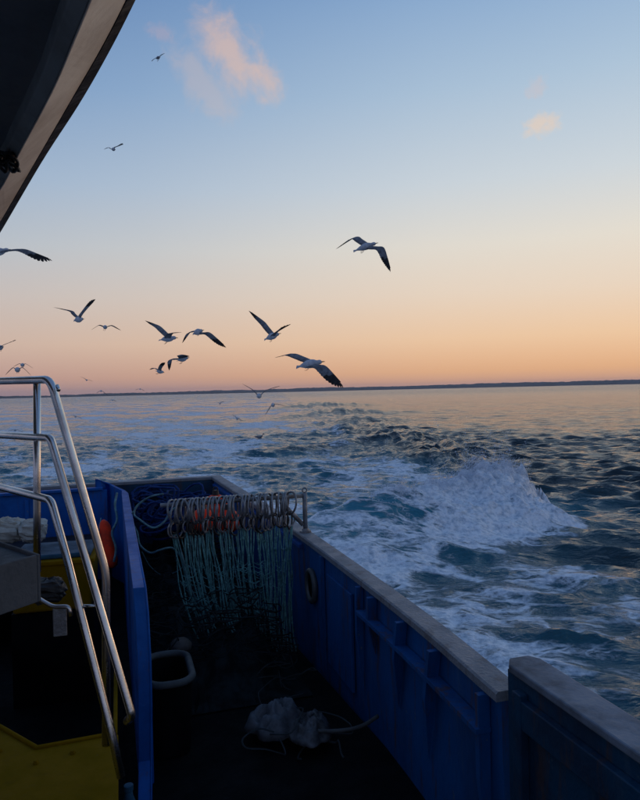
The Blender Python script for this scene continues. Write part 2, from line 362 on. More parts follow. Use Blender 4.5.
    # ---- later crests of the diverging wake, one behind another
    for px, py, h, wl, ws, rot in ((405,440,.12,3.0,.8,62), (380,430,.14,3.4,.9,58), (345,411,.42,7,1.5,60), (362,419,.28,5,1.2,60), (325,404,.45,9,2.2,60), (440,456,.10,2.2,.8,62), (300,447,.22,2.5,.8,60), (372,440,.25,2.5,.8,60), (335,428,.25,4,1.2,50)):
        c = atz(px, py, h); a = yaw+R(rot)
        ux = (x-c.x)*math.sin(a)+(y-c.y)*math.cos(a); uy = (x-c.x)*math.cos(a)-(y-c.y)*math.sin(a)
        e = np.exp(-(ux/wl)**2-(uy/ws)**2); z += h*e*(1+.35*fbm(x/1.3, y/1.3, 3, 13)) + e*.05*turb
        foam -= e*.5*(h > .4); aer -= e*.4
    # long low swells sweeping off the right arm
    for px, py, h, wl, ws, rot in ((600,520,.09,5,.7,80), (570,545,.09,4,.6,78), (620,575,.08,4,.6,78), (520,440,.12,9,1.4,82)):
        c = atz(px, py, h); a = yaw+R(rot)
        ux = (x-c.x)*math.sin(a)+(y-c.y)*math.cos(a); uy = (x-c.x)*math.cos(a)-(y-c.y)*math.sin(a)
        z += h*np.exp(-(ux/wl)**2-(uy/ws)**2)
    # keep the sea out of the hull
    inside = ((x > -3.2) & (x < 1.35) & (y < 8.9)); z = np.where(inside, np.minimum(z, 0)-.25, z)
    dx = np.where(inside, 0, dx); dy = np.where(inside, 0, dy)
    nearh = sstep(1.3, 2.2, x)*1.0; z = np.where((y < 9) & (x > 1.2) & (x < 2.4) & (y < 5.5), np.clip(z, -.3, .25), z)
    x = x+dx*1.0; y = y+dy*1.0
    na, nr = A.shape
    co = np.stack([x, y, z], -1).reshape(-1, 3).astype(np.float32)
    idx = np.arange(na*nr).reshape(na, nr)
    q = np.stack([idx[:-1,:-1], idx[1:,:-1], idx[1:,1:], idx[:-1,1:]], -1).reshape(-1, 4)[:, ::-1]
    me = bpy.data.meshes.new('water'); me.vertices.add(len(co)); me.vertices.foreach_set('co', co.ravel())
    me.loops.add(q.size); me.loops.foreach_set('vertex_index', q.astype(np.int32).ravel())
    me.polygons.add(len(q)); me.polygons.foreach_set('loop_start', np.arange(0, q.size, 4, dtype=np.int32))
    me.update(calc_edges=True); me.polygons.foreach_set('use_smooth', np.ones(len(q), bool))
    for nme, arr in (('foam', foam), ('aer', aer), ('wake', sstep(15, 420, dist))):
        at_ = me.attributes.new(nme, 'FLOAT', 'POINT'); at_.data.foreach_set('value', np.clip(arr, 0, 1.3).astype(np.float32).ravel())
    o = bpy.data.objects.new('water', me); C.objects.link(o); o['kind'] = 'structure'
    # material
    m = bpy.data.materials.new('sea'); m.use_nodes = True; t = m.node_tree; p = t.nodes['Principled BSDF']
    geo = N(t, 'ShaderNodeNewGeometry'); pos = geo.outputs['Position']
    def attr(n_): a = N(t, 'ShaderNodeAttribute', attribute_name=n_); return a.outputs['Fac']
    F, AE, WK = attr('foam'), attr('aer'), attr('wake')
    def noise(scale, detail, rough, vec=pos, dist=0.0):
        n_ = N(t, 'ShaderNodeTexNoise'); n_.inputs['Scale'].default_value = scale; n_.inputs['Detail'].default_value = detail; n_.inputs['Roughness'].default_value = rough
        n_.inputs['Distortion'].default_value = dist; L(t, vec, n_.inputs['Vector']); return n_.outputs[0]
    mp = N(t, 'ShaderNodeMapping'); mp.vector_type = 'TEXTURE'; mp.inputs['Rotation'].default_value = (0, 0, -yaw-R(12)); mp.inputs['Scale'].default_value = (2.3, 1, 1); L(t, pos, mp.inputs[0])
    n0 = noise(.62, 9, .62, mp.outputs[0], 1.1); ridge0 = M_(t, 'SUBTRACT', 1, M_(t, 'MULTIPLY', M_(t, 'ABSOLUTE', M_(t, 'SUBTRACT', n0, .5)), 5.5))
    n1 = noise(1.9, 8, .66, mp.outputs[0], .9); n2 = noise(6.5, 7, .68, mp.outputs[0], .8)
    ridge = M_(t, 'SUBTRACT', 1, M_(t, 'MULTIPLY', M_(t, 'ABSOLUTE', M_(t, 'SUBTRACT', n1, .5)), 5.0))
    ridge2 = M_(t, 'SUBTRACT', 1, M_(t, 'MULTIPLY', M_(t, 'ABSOLUTE', M_(t, 'SUBTRACT', n2, .5)), 5.0))
    dn = N(t, 'ShaderNodeTexNoise'); dn.inputs['Scale'].default_value = 1.3; dn.inputs['Detail'].default_value = 5; L(t, mp.outputs[0], dn.inputs['Vector'])
    dv = N(t, 'ShaderNodeVectorMath', operation='MULTIPLY_ADD'); L(t, dn.outputs[1], dv.inputs[0]); dv.inputs[1].default_value = (1.3, 1.3, .4); L(t, mp.outputs[0], dv.inputs[2])
    def lace(sc_, wd):
        vo = N(t, 'ShaderNodeTexVoronoi', feature='DISTANCE_TO_EDGE'); vo.inputs['Scale'].default_value = sc_; L(t, dv.outputs[0], vo.inputs['Vector'])
        q = N(t, 'ShaderNodeMapRange', interpolation_type='SMOOTHSTEP'); L(t, vo.outputs[0], q.inputs[0]); q.inputs[1].default_value = 0; q.inputs[2].default_value = wd; q.inputs[3].default_value = 1; q.inputs[4].default_value = 0; return q.outputs[0]
    l1, l2 = lace(1.7, .20), lace(4.8, .24)
    pat = M_(t, 'ADD', M_(t, 'MULTIPLY', ridge0, .36), M_(t, 'ADD', M_(t, 'MULTIPLY', M_(t, 'MAXIMUM', l1, M_(t, 'MULTIPLY', ridge, .8)), .42), M_(t, 'MULTIPLY', M_(t, 'MAXIMUM', l2, ridge2), .28)))
    v = M_(t, 'ADD', M_(t, 'MULTIPLY', F, 2.1), M_(t, 'SUBTRACT', pat, 1.66))
    mr = N(t, 'ShaderNodeMapRange', interpolation_type='SMOOTHSTEP'); L(t, v, mr.inputs[0]); mr.inputs[1].default_value = -.08; mr.inputs[2].default_value = .20
    fm = M_(t, 'MULTIPLY', mr.outputs[0], M_(t, 'GREATER_THAN', F, .02))
    base = mixc(t, AE, (.007,.021,.029), (.028,.19,.25))
    n3 = noise(11, 5, .6)
    foamc = ramp(t, n3, [(.30, (.40,.48,.55)), (.56, (.86,.88,.90))])
    colr = mixc(t, fm, base, foamc); L(t, colr, p.inputs['Base Color'])
    p.inputs['IOR'].default_value = 1.333
    rg = M_(t, 'ADD', M_(t, 'MULTIPLY', fm, .6), M_(t, 'MULTIPLY_ADD', WK, .14, .08)); L(t, rg, p.inputs['Roughness'])
    L(t, M_(t, 'SUBTRACT', .5, M_(t, 'MULTIPLY', fm, .35)), p.inputs['Specular IOR Level'])
    # fine ripples
    mr2 = N(t, 'ShaderNodeMapping'); mr2.vector_type = 'TEXTURE'; mr2.inputs['Rotation'].default_value = (0, 0, -yaw); mr2.inputs['Scale'].default_value = (2.0, 1.0, 1); L(t, pos, mr2.inputs[0])
    w1 = noise(.55, 3, .5, mr2.outputs[0]); w2 = noise(2.3, 4, .55, mr2.outputs[0], .3); w3 = noise(9, 5, .6, mr2.outputs[0], .3)
    hsum = M_(t, 'ADD', M_(t, 'ADD', M_(t, 'MULTIPLY', w1, .30), M_(t, 'MULTIPLY', w2, .26)), M_(t, 'MULTIPLY', w3, .05))
    w0 = noise(.14, 3, .55, mr2.outputs[0]); hsum = M_(t, 'ADD', hsum, M_(t, 'MULTIPLY', M_(t, 'MULTIPLY', w0, WK), 2.2))
    hsum = M_(t, 'ADD', hsum, M_(t, 'MULTIPLY', fm, M_(t, 'MULTIPLY', n3, .05)))
    b = N(t, 'ShaderNodeBump'); b.inputs['Strength'].default_value = .8; b.inputs['Distance'].default_value = 1.0; L(t, hsum, b.inputs['Height']); L(t, b.outputs[0], p.inputs['Normal'])
    me.materials.append(m)
    # ---- spray thrown off the crest: countless droplets, one object
    cand = np.argwhere((breaking > .45) & (hb > .15)); g2 = np.random.default_rng(5)
    if len(cand):
        wgt = (breaking*np.clip(hb, 0, 1)**1.2)[cand[:,0], cand[:,1]]*(RR*DR)[cand[:,0], cand[:,1]]; wgt /= wgt.sum()
        nc_ = 520; per = 46; wgt = (breaking*np.clip(hb, 0, 1)**2*np.exp(-(best/.5)**2)*(.25+tt))[cand[:,0], cand[:,1]]*(RR*DR)[cand[:,0], cand[:,1]]; wgt /= wgt.sum()
        pick = cand[g2.choice(len(cand), nc_, p=wgt)]; n_ = nc_*per
        P0 = np.stack([x[pick[:,0],pick[:,1]], y[pick[:,0],pick[:,1]], z[pick[:,0],pick[:,1]]], -1)
        v0 = np.stack([g2.normal(.25, .3, nc_), g2.normal(-.15, .3, nc_), g2.exponential(.85, nc_)+.3], -1)*(.25+P0[:,2:3]*.75)
        tm = g2.uniform(0, .28, (nc_, per, 1)); P = P0[:,None,:]+v0[:,None,:]*tm+g2.normal(0, .016, (nc_, per, 3))*(1+6*tm); P[...,2:3] -= 4.9*tm*tm*.6
        P = P.reshape(-1, 3); s = g2.uniform(.0025, .007, n_)*np.where(g2.random(n_) < .05, 2.2, 1)
        oc = np.array([[1,0,0],[-1,0,0],[0,1,0],[0,-1,0],[0,0,1],[0,0,-1]]); of = np.array([[0,2,4],[2,1,4],[1,3,4],[3,0,4],[2,0,5],[1,2,5],[3,1,5],[0,3,5]])
        vv = (P[:,None,:]+oc[None]*s[:,None,None]*g2.uniform(.6, 1.4, (n_,6,1))).reshape(-1,3); ff = (of[None]+np.arange(n_)[:,None,None]*6).reshape(-1,3)
        me2 = bpy.data.meshes.new('spray'); me2.from_pydata(vv.tolist(), [], ff.tolist()); me2.materials.append(mat('spray_white', (.66,.71,.78), .8, col2=(.6,.66,.74)))
        o2 = bpy.data.objects.new('sea_spray', me2); C.objects.link(o2); o2['kind'] = 'stuff'; o2['label'] = 'white spray flying off the breaking wave beside the stern'; o2['category'] = 'spray'
water()
# ------------------------------------------------------------------ far shore
def shore():
    ys = []; n = 1500; g = np.random.default_rng(3)
    px = np.linspace(-700, 1340, n); base_d = 3600
    k = px/60.0; z_ = np.zeros(n)
    prof = 17 + 9*sstep(100, 640, px) + 5*fbm(px/90, px*0+2, 4, 3) + 2.5*fbm(px/14, px*0+4, 3, 8) + 3.2*np.abs(fbm(px/2.2, px*0+1, 4, 9, .7))
    prof = prof*(.72+.28*sstep(-50, 300, px))
    mb = MB(); secs = []
    for i in range(n):
        r = ray(px[i], 391); r = Vector((r.x, r.y, 0)).normalized()
        p = Vector((0,0,0))+r*(base_d+500*math.sin(px[i]/300)); h = float(prof[i])
        jig = 12*random.random()
        secs.append([p+Vector((0,0,-1)), p+Vector((0,0,h*.28)), p+r*(60+jig)+Vector((0,0,h*.6)), p+r*(140+jig)+Vector((0,0,h*.92)), p+r*260+Vector((0,0,h)), p+r*700+Vector((0,0,h*.8)), p+r*1000+Vector((0,0,-1))])
    mb.loft(secs, closed=False, caps=False)
    o = mb.build('far_shore', land_m, origin=(0,0,0), kind='structure')
shore()
# ------------------------------------------------------------------ sea haze
mb = MB(); mb.box((0, 0, 26.5), (13000, 13000, 57)); hz = mb.build('haze', [], None, origin=(0,0,0), kind='stuff', label='thin evening haze over the whole sea', category='haze')
hm = bpy.data.materials.new('haze'); hm.use_nodes = True; t = hm.node_tree; t.nodes.clear()
pv = N(t, 'ShaderNodeVolumePrincipled'); pv.inputs['Color'].default_value = (.85,.88,.95,1); pv.inputs['Density'].default_value = .00010
ho = N(t, 'ShaderNodeOutputMaterial'); L(t, pv.outputs[0], ho.inputs['Volume']); hz.data.materials.append(hm)
# ------------------------------------------------------------------ the boat
DZ = .5                                                            # deck height
boat = empty('fishing_boat', (-.5, 4, DZ), label='blue fishing boat with open working deck, seen from beside its wheelhouse', category='boat')
side = []                                                          # inner top edge of the right bulwark
for px, py, z in ((213,477,1.50), (255,504,1.44), (300,534,1.385), (400,609,1.365), (499,693,1.363)):
    side.append(atz(px, py, z))
side[0] = aty(213, 477, 0.0001) if False else side[0]
pathR = spline(side, 6)
YT = pathR[0].y; TH = .092
def bul(mb_pts, name, material, prof_fn, **k):
    mb = MB(); mb.loft([prof_fn(p) for p in mb_pts]); return mb.build(name, material, boat, **k)
bw = bul(pathR, 'bulwark', blue_in, lambda p: [Vector((p.x+.02, p.y, DZ-.1)), Vector((p.x+.01, p.y, p.z-.035)), Vector((p.x+TH-.02, p.y, p.z-.035)), Vector((p.x+TH-.02, p.y, .3)), Vector((p.x+TH-.25, p.y, -.5)), Vector((p.x-.1, p.y, -.5))])
cap = bul(pathR, 'gunwale_cap', cap_m, lambda p: [Vector((p.x-.012, p.y, p.z-.034)), Vector((p.x-.012, p.y, p.z-.004)), Vector((p.x-.004, p.y, p.z+.004)), Vector((p.x+TH+.006, p.y, p.z+.004)), Vector((p.x+TH+.014, p.y, p.z-.006)), Vector((p.x+TH+.014, p.y, p.z-.034))])
# raised forward section
pe = side[-1]; XR = pe.x; ZR = 1.50; Y1 = 2.08; Y0 = -1.6
mb = MB(); mb.box((XR+.065, (Y1+Y0)/2, (ZR-.03+DZ-.1)/2), (.11, Y1-Y0, ZR-.03-DZ+.1)); mb.box((XR+.06, (Y1+Y0)/2, -.05), (.13, Y1-Y0-.002, .9))
rb = mb.build('raised_bulwark', navy, boat)
mb = MB(); mb.prism([(XR-.005, Y0), (XR+.135, Y0), (XR+.135, Y1-.02), (XR+.11, Y1+.02), (XR+.03, Y1+.02), (XR-.005, Y1-.03)], ZR-.029, ZR); mb.build('raised_cap', cap2_m, boat, bevel=.006)
# framing on the inside of the raised section
def plate(c, size, name, material, parent, rot=None, **k):
    mb = MB(); mb.box(c, size, rot); return mb.build(name, material, parent, bevel=k.pop('bevel', .004), **k)
for yy in (1.98, 1.32, .62):
    mb = MB(); mb.box((XR-.008, yy, 1.0), (.034, .05, .86)); mb.build('stiffener', navy, rb, bevel=.004)
mb = MB(); mb.box((XR-.006, 1.0, 1.36), (.030, 2.0, .10)); mb.build('stringer', navy, rb, bevel=.004)
hk = atz(573, 790, 1.05); mb = MB()
hy = 1.62
mb.tube([(XR-.01, hy, 1.09), (XR-.05, hy, 1.09), (XR-.06, hy+.01, 1.05), (XR-.045, hy+.02, 1.02), (XR-.012, hy+.02, 1.01)], .007, 6); mb.build('hook', steel_d, rb, smooth=True)
# bulwark fittings: sub-parts of the bulwark
def onside(y):                                                     # inner face point at a given Y
    for a, b in zip(pathR[:-1], pathR[1:]):
        if b.y <= y <= a.y:
            t = (y-b.y)/(a.y-b.y+1e-9); return b.lerp(a, t)
    return pathR[-1]
# flat bar hung below the cap with dark slot between
for y0, y1 in ((2.20, 3.62),):
    n = 10; s1 = []; s2 = []
    for i in range(n+1):
        y = y0+(y1-y0)*i/n; p = onside(y); x = p.x
        s1.append([Vector((x-.060, y, p.z-.185)), Vector((x-.060, y, p.z-.165)), Vector((x+.005, y, p.z-.165)), Vector((x+.005, y, p.z-.185))])
    mb = MB(); mb.loft(s1); mb.build('ledge', cap2_m if False else blue_in, bw)
for yy, hgt, dep, sl in ((2.22,.78,.05,0), (2.66,.58,.06,.14), (3.04,.50,.06,.12), (3.45,.34,.055,.03), (3.66,.66,.045,.02), (4.4,.84,.03,0)):
    p = onside(yy); mb = MB(); top = p.z-.04
    x = p.x+.005
    mb.loft([[Vector((x, yy+w, top)), Vector((x-dep, yy+w, top)), Vector((x-dep, yy+w+sl*.4, top-hgt*.42)), Vector((x, yy+w*.5+sl, top-hgt))] for w in (-.014, .014)])
    mb.build('bracket', blue_in, bw)
mb = MB(); p = onside(4.05); mb.box((p.x+.002, 4.08, p.z-.45), (.02, .5, .62)); mb.build('patch_plate', blue_in, bw, bevel=.004)
n = 12; mb = MB(); secs = []
for i in range(n+1):                                               # rubbing strip beneath the cap, aft
    y = 4.9+(YT-4.95)*i/n; p = onside(y); secs.append([Vector((p.x-.02, y, p.z-.10)), Vector((p.x-.02, y, p.z-.075)), Vector((p.x+.008, y, p.z-.07)), Vector((p.x+.008, y, p.z-.105))])
mb.loft(secs); mb.build('strip', blue, bw)
# oval fairlead with polished lip
fy = 0
for k in range(200):
    y = 3.5+k*.012; p = onside(y); r = ray(312, 586); tx = p.x/r.x; 
    if abs(r.y*tx-y) < .012: fy = y
fy = fy or 4.9
p = onside(fy); fz = CAM.z+ray(312,586).z*(p.x/ray(312,586).x)
mb = MB(); mb.tube([(p.x-.004, fy+.10*math.cos(a), fz+.11*math.sin(a)) for a in [2*math.pi*i/24 for i in range(24)]], .023, 8, closed=True); fl = mb.build('fairlead', mat('dark_lip', (.07,.075,.08), .45), bw, smooth=True)
mb = MB(); mb.prism([(.10*math.cos(2*math.pi*i/20), .108*math.sin(2*math.pi*i/20)) for i in range(20)], 0, .012)
mb.v = [(p.x-.006+z_*.5, fy+x_, fz+y_) for x_, y_, z_ in mb.v]; mb.build('fairlead_mouth', black, bw)
# left bulwark, transom, deck, hull bottom
XL = -2.45; XRs = pathR[0].x+TH
mb = MB(); mb.box((XL-.05, (YT+.1-1.6)/2, .45), (.1, YT+.1+1.6, 1.9)); mb.build('bulwark', blue_in, boat)
mb = MB(); mb.box((XL-.05, (YT+.1-1.6)/2, 1.42), (.15, YT+.1+1.6, .035)); mb.build('gunwale_cap', cap_m, boat, bevel=.005)
zt = pathR[0].z
mb = MB(); mb.box(((XRs+XL)/2-.01, YT+.06, (zt-.035-.5)/2), (XRs-XL-.04, .10, zt-.035+.5)); tr = mb.build('transom', navy, boat)
mb = MB(); mb.box(((XRs+XL)/2, YT+.07, zt-.015), (XRs-XL+.03, .13, .036)); mb.build('transom_cap', cap_m, boat, bevel=.006)
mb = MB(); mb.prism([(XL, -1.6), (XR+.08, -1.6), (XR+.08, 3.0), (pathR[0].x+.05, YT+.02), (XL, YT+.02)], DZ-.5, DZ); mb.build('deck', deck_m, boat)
# partition between the stair well and the working deck
PT = 1.48
kx = atz(146, 587, 1.475)
pl = []
for (px_, py_, zz_, t_) in ((97,479,zt-.03,.022), (112,484.5,1.495,.024), (125,490.5,1.49,.03), (128,493,1.488,.062)): pl.append((min(atz(px_, py_, zz_), aty(px_, py_, YT-.28), key=lambda v: v.y), t_))
a_ = pl[-1][0]
for u in (.25, .5, .75, 1): pl.append((a_.lerp(kx, u), .066))
for px_, py_, dy_ in ((148.5,612,.04), (151,660,.10), (152,705,.14), (152,760,.15), (152,830,.155)): pl.append((aty(px_, py_, kx.y-dy_), .066))
pl[-1] = (aty(152, 870, kx.y-.50), .062); e_ = pl[-1][0]; pl.append((Vector((e_.x-.002, e_.y-.02, DZ)), .062))
mb = MB(); mb.loft([[Vector((q.x-t_, q.y, DZ-.02)), Vector((q.x-t_, q.y, q.z)), Vector((q.x, q.y, q.z)), Vector((q.x, q.y, DZ-.02))] for q, t_ in pl])
part = mb.build('partition', blue, boat, bevel=.004)
mb = MB(); mb.tube([Vector((q.x-.004, q.y, q.z-.004)) for q, t_ in pl], .007, 6); mb.build('rolled_edge', blue, part, smooth=True)
# low bulkhead closing off the stern well
YB = YT-.30
mb = MB(); mb.box(((-.14+XL)/2, YB, .97), (-.14-XL-.002, .05, 1.0)); bk = mb.build('bulkhead', blue, boat, bevel=.005)
mb = MB(); mb.box(((-.17+XL)/2, YB-.015, zt-.012), (-.20-XL, .09, .03)); mb.build('bulkhead_top', blue, boat, bevel=.005)
for xx in (-.95, -1.75):
    mb = MB(); mb.box((xx, YB-.038, .96), (.04, .03, .92)); mb.build('stiffener', blue, bk, bevel=.004)
# shelf in the stern well
mb = MB(); mb.box(((-.2+XL)/2, YB-1.0, .98), (-.28-XL, 1.9, .06)); mb.build('shelf', rubber, boat, bevel=.01)
# yellow platform with an octagonal well in it
PZ = 1.0
xr_, yf = -.038, 3.03
def quadslab(poly, z0, z1): mb.prism(poly, z0, z1)
mb = MB()
quadslab([(-2.3, 1.2), (xr_, 1.2), (xr_, yf), (-.37, yf-.01), (-.60, 3.34), (-2.3, 3.34)], PZ-.05, PZ)
quadslab([(-2.3, 3.342), (-.61, 3.342), (-.85, 4.6), (-2.3, 4.6)], PZ-.05, PZ)
plat = mb.build('platform', yellow, boat, bevel=.004)
rim = [(xr_-.012, yf+.9), (xr_-.012, yf+.004), (-.37, yf-.008), (-.60, 3.34), (-.84, 4.5)]
mb = MB(); mb.tube([Vector((a, b, PZ+.004)) for a, b in rim], .011, 6); mb.build('hatch_rim', yellow, plat, smooth=True)
for bx_, by_ in ((-.08, 2.95), (-.22, 2.93), (-.36, 2.90), (-.52, 3.05), (-.66, 3.22), (-.72, 3.45), (-.08, 2.5), (-.08, 2.2)):
    mb = MB(); mb.lathe((bx_, by_, PZ), [(0,.012),(.006,.012),(.007,.009),(.013,.009),(.014,.004)], 6); mb.build('bolt', yellow, plat)
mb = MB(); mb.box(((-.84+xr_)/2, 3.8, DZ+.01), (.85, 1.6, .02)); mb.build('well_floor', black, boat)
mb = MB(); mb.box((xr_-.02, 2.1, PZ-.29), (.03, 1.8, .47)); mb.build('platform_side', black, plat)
# stair railing: polished tubes
def bend(pts, r=.05, n=5):
    pts = [Vector(p) for p in pts]; out = [pts[0]]
    for a, b, c in zip(pts[:-2], pts[1:-1], pts[2:]):
        d1 = (a-b).normalized(); d2 = (c-b).normalized(); rr = min(r, (a-b).length*.45, (c-b).length*.45)
        p1, p2 = b+d1*rr, b+d2*rr
        for i in range(n+1):
            t = i/n; out.append(p1*(1-t)**2+b*2*t*(1-t)+p2*t*t)
    out.append(pts[-1]); return out
TR = .0155
rail = empty('stair_railing', at(121, 777, 2.45), boat)
def tubepart(name, pts, r, parent=rail, m=steel, rb_=.05, n=12):
    mb = MB(); mb.tube(bend(pts, rb_), r, n); return mb.build(name, m, parent, smooth=True)
far0 = lambda y0, y1: [at(-60, y0-(y1-y0)*1.0, 3.4), at(0, y0, 2.95)]
tubepart('top_rail', [at(-60, 381.5, 3.45), at(0, 381, 2.95), at(50.5, 379.5, 2.6), at(106, 572, 2.6), at(106, 640, 2.6), at(106, 745, 2.62)], TR*1.05)
tubepart('middle_rail', [at(-60, 431, 3.45), at(0, 435, 2.95), at(50.5, 438, 2.6), at(86, 560, 2.55), at(132, 716, 2.45), at(127, 721, 2.5)], TR, rb_=.02)
tubepart('lower_rail', [at(-60, 474, 3.45), at(0, 487, 2.95), at(51, 500, 2.6), at(68, 562, 2.55), at(111, 731, 2.45), at(121, 777, 2.44)], TR, rb_=.03)
tubepart('post', [at(37, 383, 2.71), at(37, 500, 2.71), at(37, 572, 2.71)], TR*.95)
tubepart('cross_tube', [at(79, 606, 2.53), at(98, 606, 2.52)], .006)
tubepart('clamp', [at(57.5, 386, 2.58), at(58.5, 390, 2.55)], .008)
# stainless bracket beside the platform
tubepart('bracket', [at(26, 600, 2.5), at(36, 597, 2.5), at(44, 602, 2.5), at(53, 607, 2.5), at(69, 606.5, 2.5), at(71, 616, 2.5)], .008, rb_=.02)
mb = MB(); mb.box(at(60, 622, 2.52), (.05, .006, .11)); mb.build('latch_plate', steel_d, rail, bevel=.003)
# roof overhang above, on the left
RZ = 2.86
outer_px = [(-60,330), (-25,273), (0,233), (40,165), (78,106), (108,54), (136,-1), (160,-55), (185,-130)]
creamo_px = [(-60,322), (-25,264), (0,223), (37,160), (72,100), (101,50), (127,0), (150,-50), (172,-120)]
creami_px = [(-60,262), (-25,222), (0,190), (20,152), (52,92), (76,36), (91,0), (112,-50), (130,-120)]
trimi_px = [(-60,240), (-25,200), (0,162), (12,138), (38,84), (56,34), (68,0), (84,-50), (100,-120)]
def rl(px, z): return spline([atz(a, b, z) for a, b in px], 6)
oo, co_, ci, ti = rl(outer_px, RZ+.055), rl(creamo_px, RZ+.05), rl(creami_px, RZ), rl(trimi_px, RZ+.012)
U = lambda v, dz: Vector((v.x, v.y, v.z+dz))
roof = empty('roof_overhang', (-.6, .5, RZ), boat)
mb = MB(); mb.loft([[a, U(a, .06), U(b, .058), b] for a, b in zip(oo, co_)]); mb.build('rubber_edge', rubber, roof)
mb = MB(); mb.loft([[U(a, .001), U(a, .05), U(b, .10), b] for a, b in zip(co_, ci)]); mb.build('edge_beam', cream, roof, bevel=.002)
mb = MB(); mb.loft([[U(a, .001), U(a, .09), U(b, .075), b] for a, b in zip(ci, ti)]); mb.build('inner_trim', trim_m, roof, bevel=.002)
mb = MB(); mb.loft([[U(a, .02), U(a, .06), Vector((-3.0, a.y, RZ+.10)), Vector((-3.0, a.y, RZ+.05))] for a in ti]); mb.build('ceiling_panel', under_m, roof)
tp = [(a.x, a.y) for a in oo]; mb = MB(); poly = tp+[(-3.05, tp[-1][1]), (-3.05, tp[0][1])]
area = sum(poly[i][0]*poly[(i+1) % len(poly)][1]-poly[(i+1) % len(poly)][0]*poly[i][1] for i in range(len(poly)))
mb.prism(poly if area > 0 else poly[::-1], RZ+.118, RZ+.15); mb.build('roof_top', cream, roof)
mb = MB(); c0 = atz(4, 158, RZ+.006)
for k in range(7):
    mb.tube(spline([c0+Vector((random.uniform(-.02,.02), random.uniform(-.035,.035), random.uniform(-.018,.004))) for _ in range(5)], 4), .0025, 5)
mb.build('cable_clump', rubber, roof, smooth=True)
# net rack
RY = None
pb = at(305.5, 533, 5.2); p = onside(pb.y); RYr = pb.y; base = Vector((p.x+.06, RYr, p.z+.004))
# solve so that the post stands on the cap
for k in range(60):
    r = ray(305.5, 533); t_ = (base.x)/r.x; base.y = r.y*t_; p = onside(base.y); base.x = p.x+.055; base.z = p.z+.004
BD = (base-CAM).dot(fw); barz = at(306, 494, BD).z
rack = empty('net_rack', base, boat)
mb = MB(); mb.lathe(base, [(0,.045),(.012,.045),(.014,.03),(.03,.026),(.034,.0)], 16); mb.build('flange', steel_d, rack, smooth=False)
top = Vector((base.x, base.y, barz+.01))
mb = MB(); mb.tube([base+Vector((0,0,.02)), top], .019, 12); mb.build('post', steel_d, rack, smooth=True)
mb = MB(); mb.tube([top+Vector((.018*math.cos(a), 0, .022+.018*math.sin(a))) for a in [2*math.pi*i/14 for i in range(14)]], .005, 6, closed=True); mb.build('eye', steel_d, rack, smooth=True)
barL = aty(160, 494.5, base.y); barL.z = barz-.01
mb = MB(); mb.tube([Vector((base.x-.02, base.y, barz-.012)), barL], .0165, 10); mb.build('bar', steel_d, rack, smooth=True)
b1 = aty(281, 503, base.y); mb = MB(); mb.tube([b1+Vector((0,0,.01)), base+Vector((-.02,0,.06))], .017, 10); mb.build('brace', steel_d, rack, smooth=True)
# ------------------------------------------------------------------ hoops with teal cord tails hung along the bar
NH = 44; x0 = aty(172, 495, base.y).x; x1 = aty(290, 495, base.y).x
ends = ('first', 'second', 'third', 'fourth', 'fifth', 'sixth', 'seventh', 'eighth', 'ninth', 'tenth')
def ordn(i):
    n = i+1; w = {1:'st', 2:'nd', 3:'rd'}.get(n % 10 if n % 100 not in (11,12,13) else 0, 'th'); return ends[i] if i < 10 else f'{n}{w}'
for i in range(NH):
    t = i/(NH-1); x = x0+(x1-x0)*t+random.uniform(-.012, .012)*(1 if 0 < i < NH-1 else .2); x = min(x, base.x-.04)
    rr = random.uniform(.074, .088); bz = barz-.011+.0165
    tw = R(random.uniform(10, 34))*(1 if random.random() < .85 else -1); lean = R(random.uniform(-9, 9))
    root = empty('net_hoop', (x, base.y, bz), label=f'steel hoop with teal cord tail, {ordn(i)} from the left on the bar' if i < NH/2 else f'steel hoop with teal cord tail, {ordn(NH-1-i)} from the right on the bar', category='net hoop', group='net hoops hung along the bar')
    cz = bz-rr+.012; mb = MB(); pts = []
    for a in range(22):
        th_ = 2*math.pi*a/22; loc = Vector((rr*math.cos(th_)*math.sin(tw), rr*math.cos(th_)*math.cos(tw), rr*math.sin(th_)*1.1))
        pts.append(Vector((x+loc.x+loc.z*math.sin(lean), base.y+loc.y, cz+loc.z)))
    mb.tube(pts, random.uniform(.0065, .0085), 6, closed=True); mb.build('hoop', steel_d, root, smooth=True)
    low = Vector((x-rr*1.1*math.sin(lean), base.y-.02, cz-rr*1.08)); r2 = random.uniform(.035, .055); tw2 = R(random.uniform(20, 70)); mb = MB()
    c2 = low+Vector((0,0,-r2+.008))
    mb.tube([c2+Vector((r2*math.cos(a)*math.sin(tw2), r2*math.cos(a)*math.cos(tw2), r2*1.25*math.sin(a))) for a in [2*math.pi*j/14 for j in range(14)]], .006, 6, closed=True); mb.build('shackle', rubber if random.random() < .4 else steel_d, root, smooth=True)
    # tail cords
    st = c2+Vector((0,0,-r2*1.2)); ln = random.uniform(.74, 1.02); drift = .24*(1-t)*1.0-.02+random.uniform(-.04,.06); fwd = random.uniform(-.15, .02)
    for s_ in range(2):
        pts = []; ph = random.uniform(0, 6); k2 = random.uniform(.004, .016)
        for j in range(12):
            u = j/11; pts.append(st+Vector((drift*u**1.5+k2*math.sin(ph+u*9)+s_*.011*math.sin(u*5+s_)+.05*(s_-.5)*u*u, fwd*u+k2*math.cos(ph+u*7), -ln*u)))
        mb = MB(); mb.tube(pts, [random.uniform(.003, .0065) for _ in pts], 5)
        for j in range(1, 11):                                    # knots along the cord
            if random.random() < .3: mb.sphere(pts[j], (.008,.008,.013), 6, 4, rough=.2)
        mb.build('cord', teal if random.random() < .8 else teal_l, root, smooth=True)
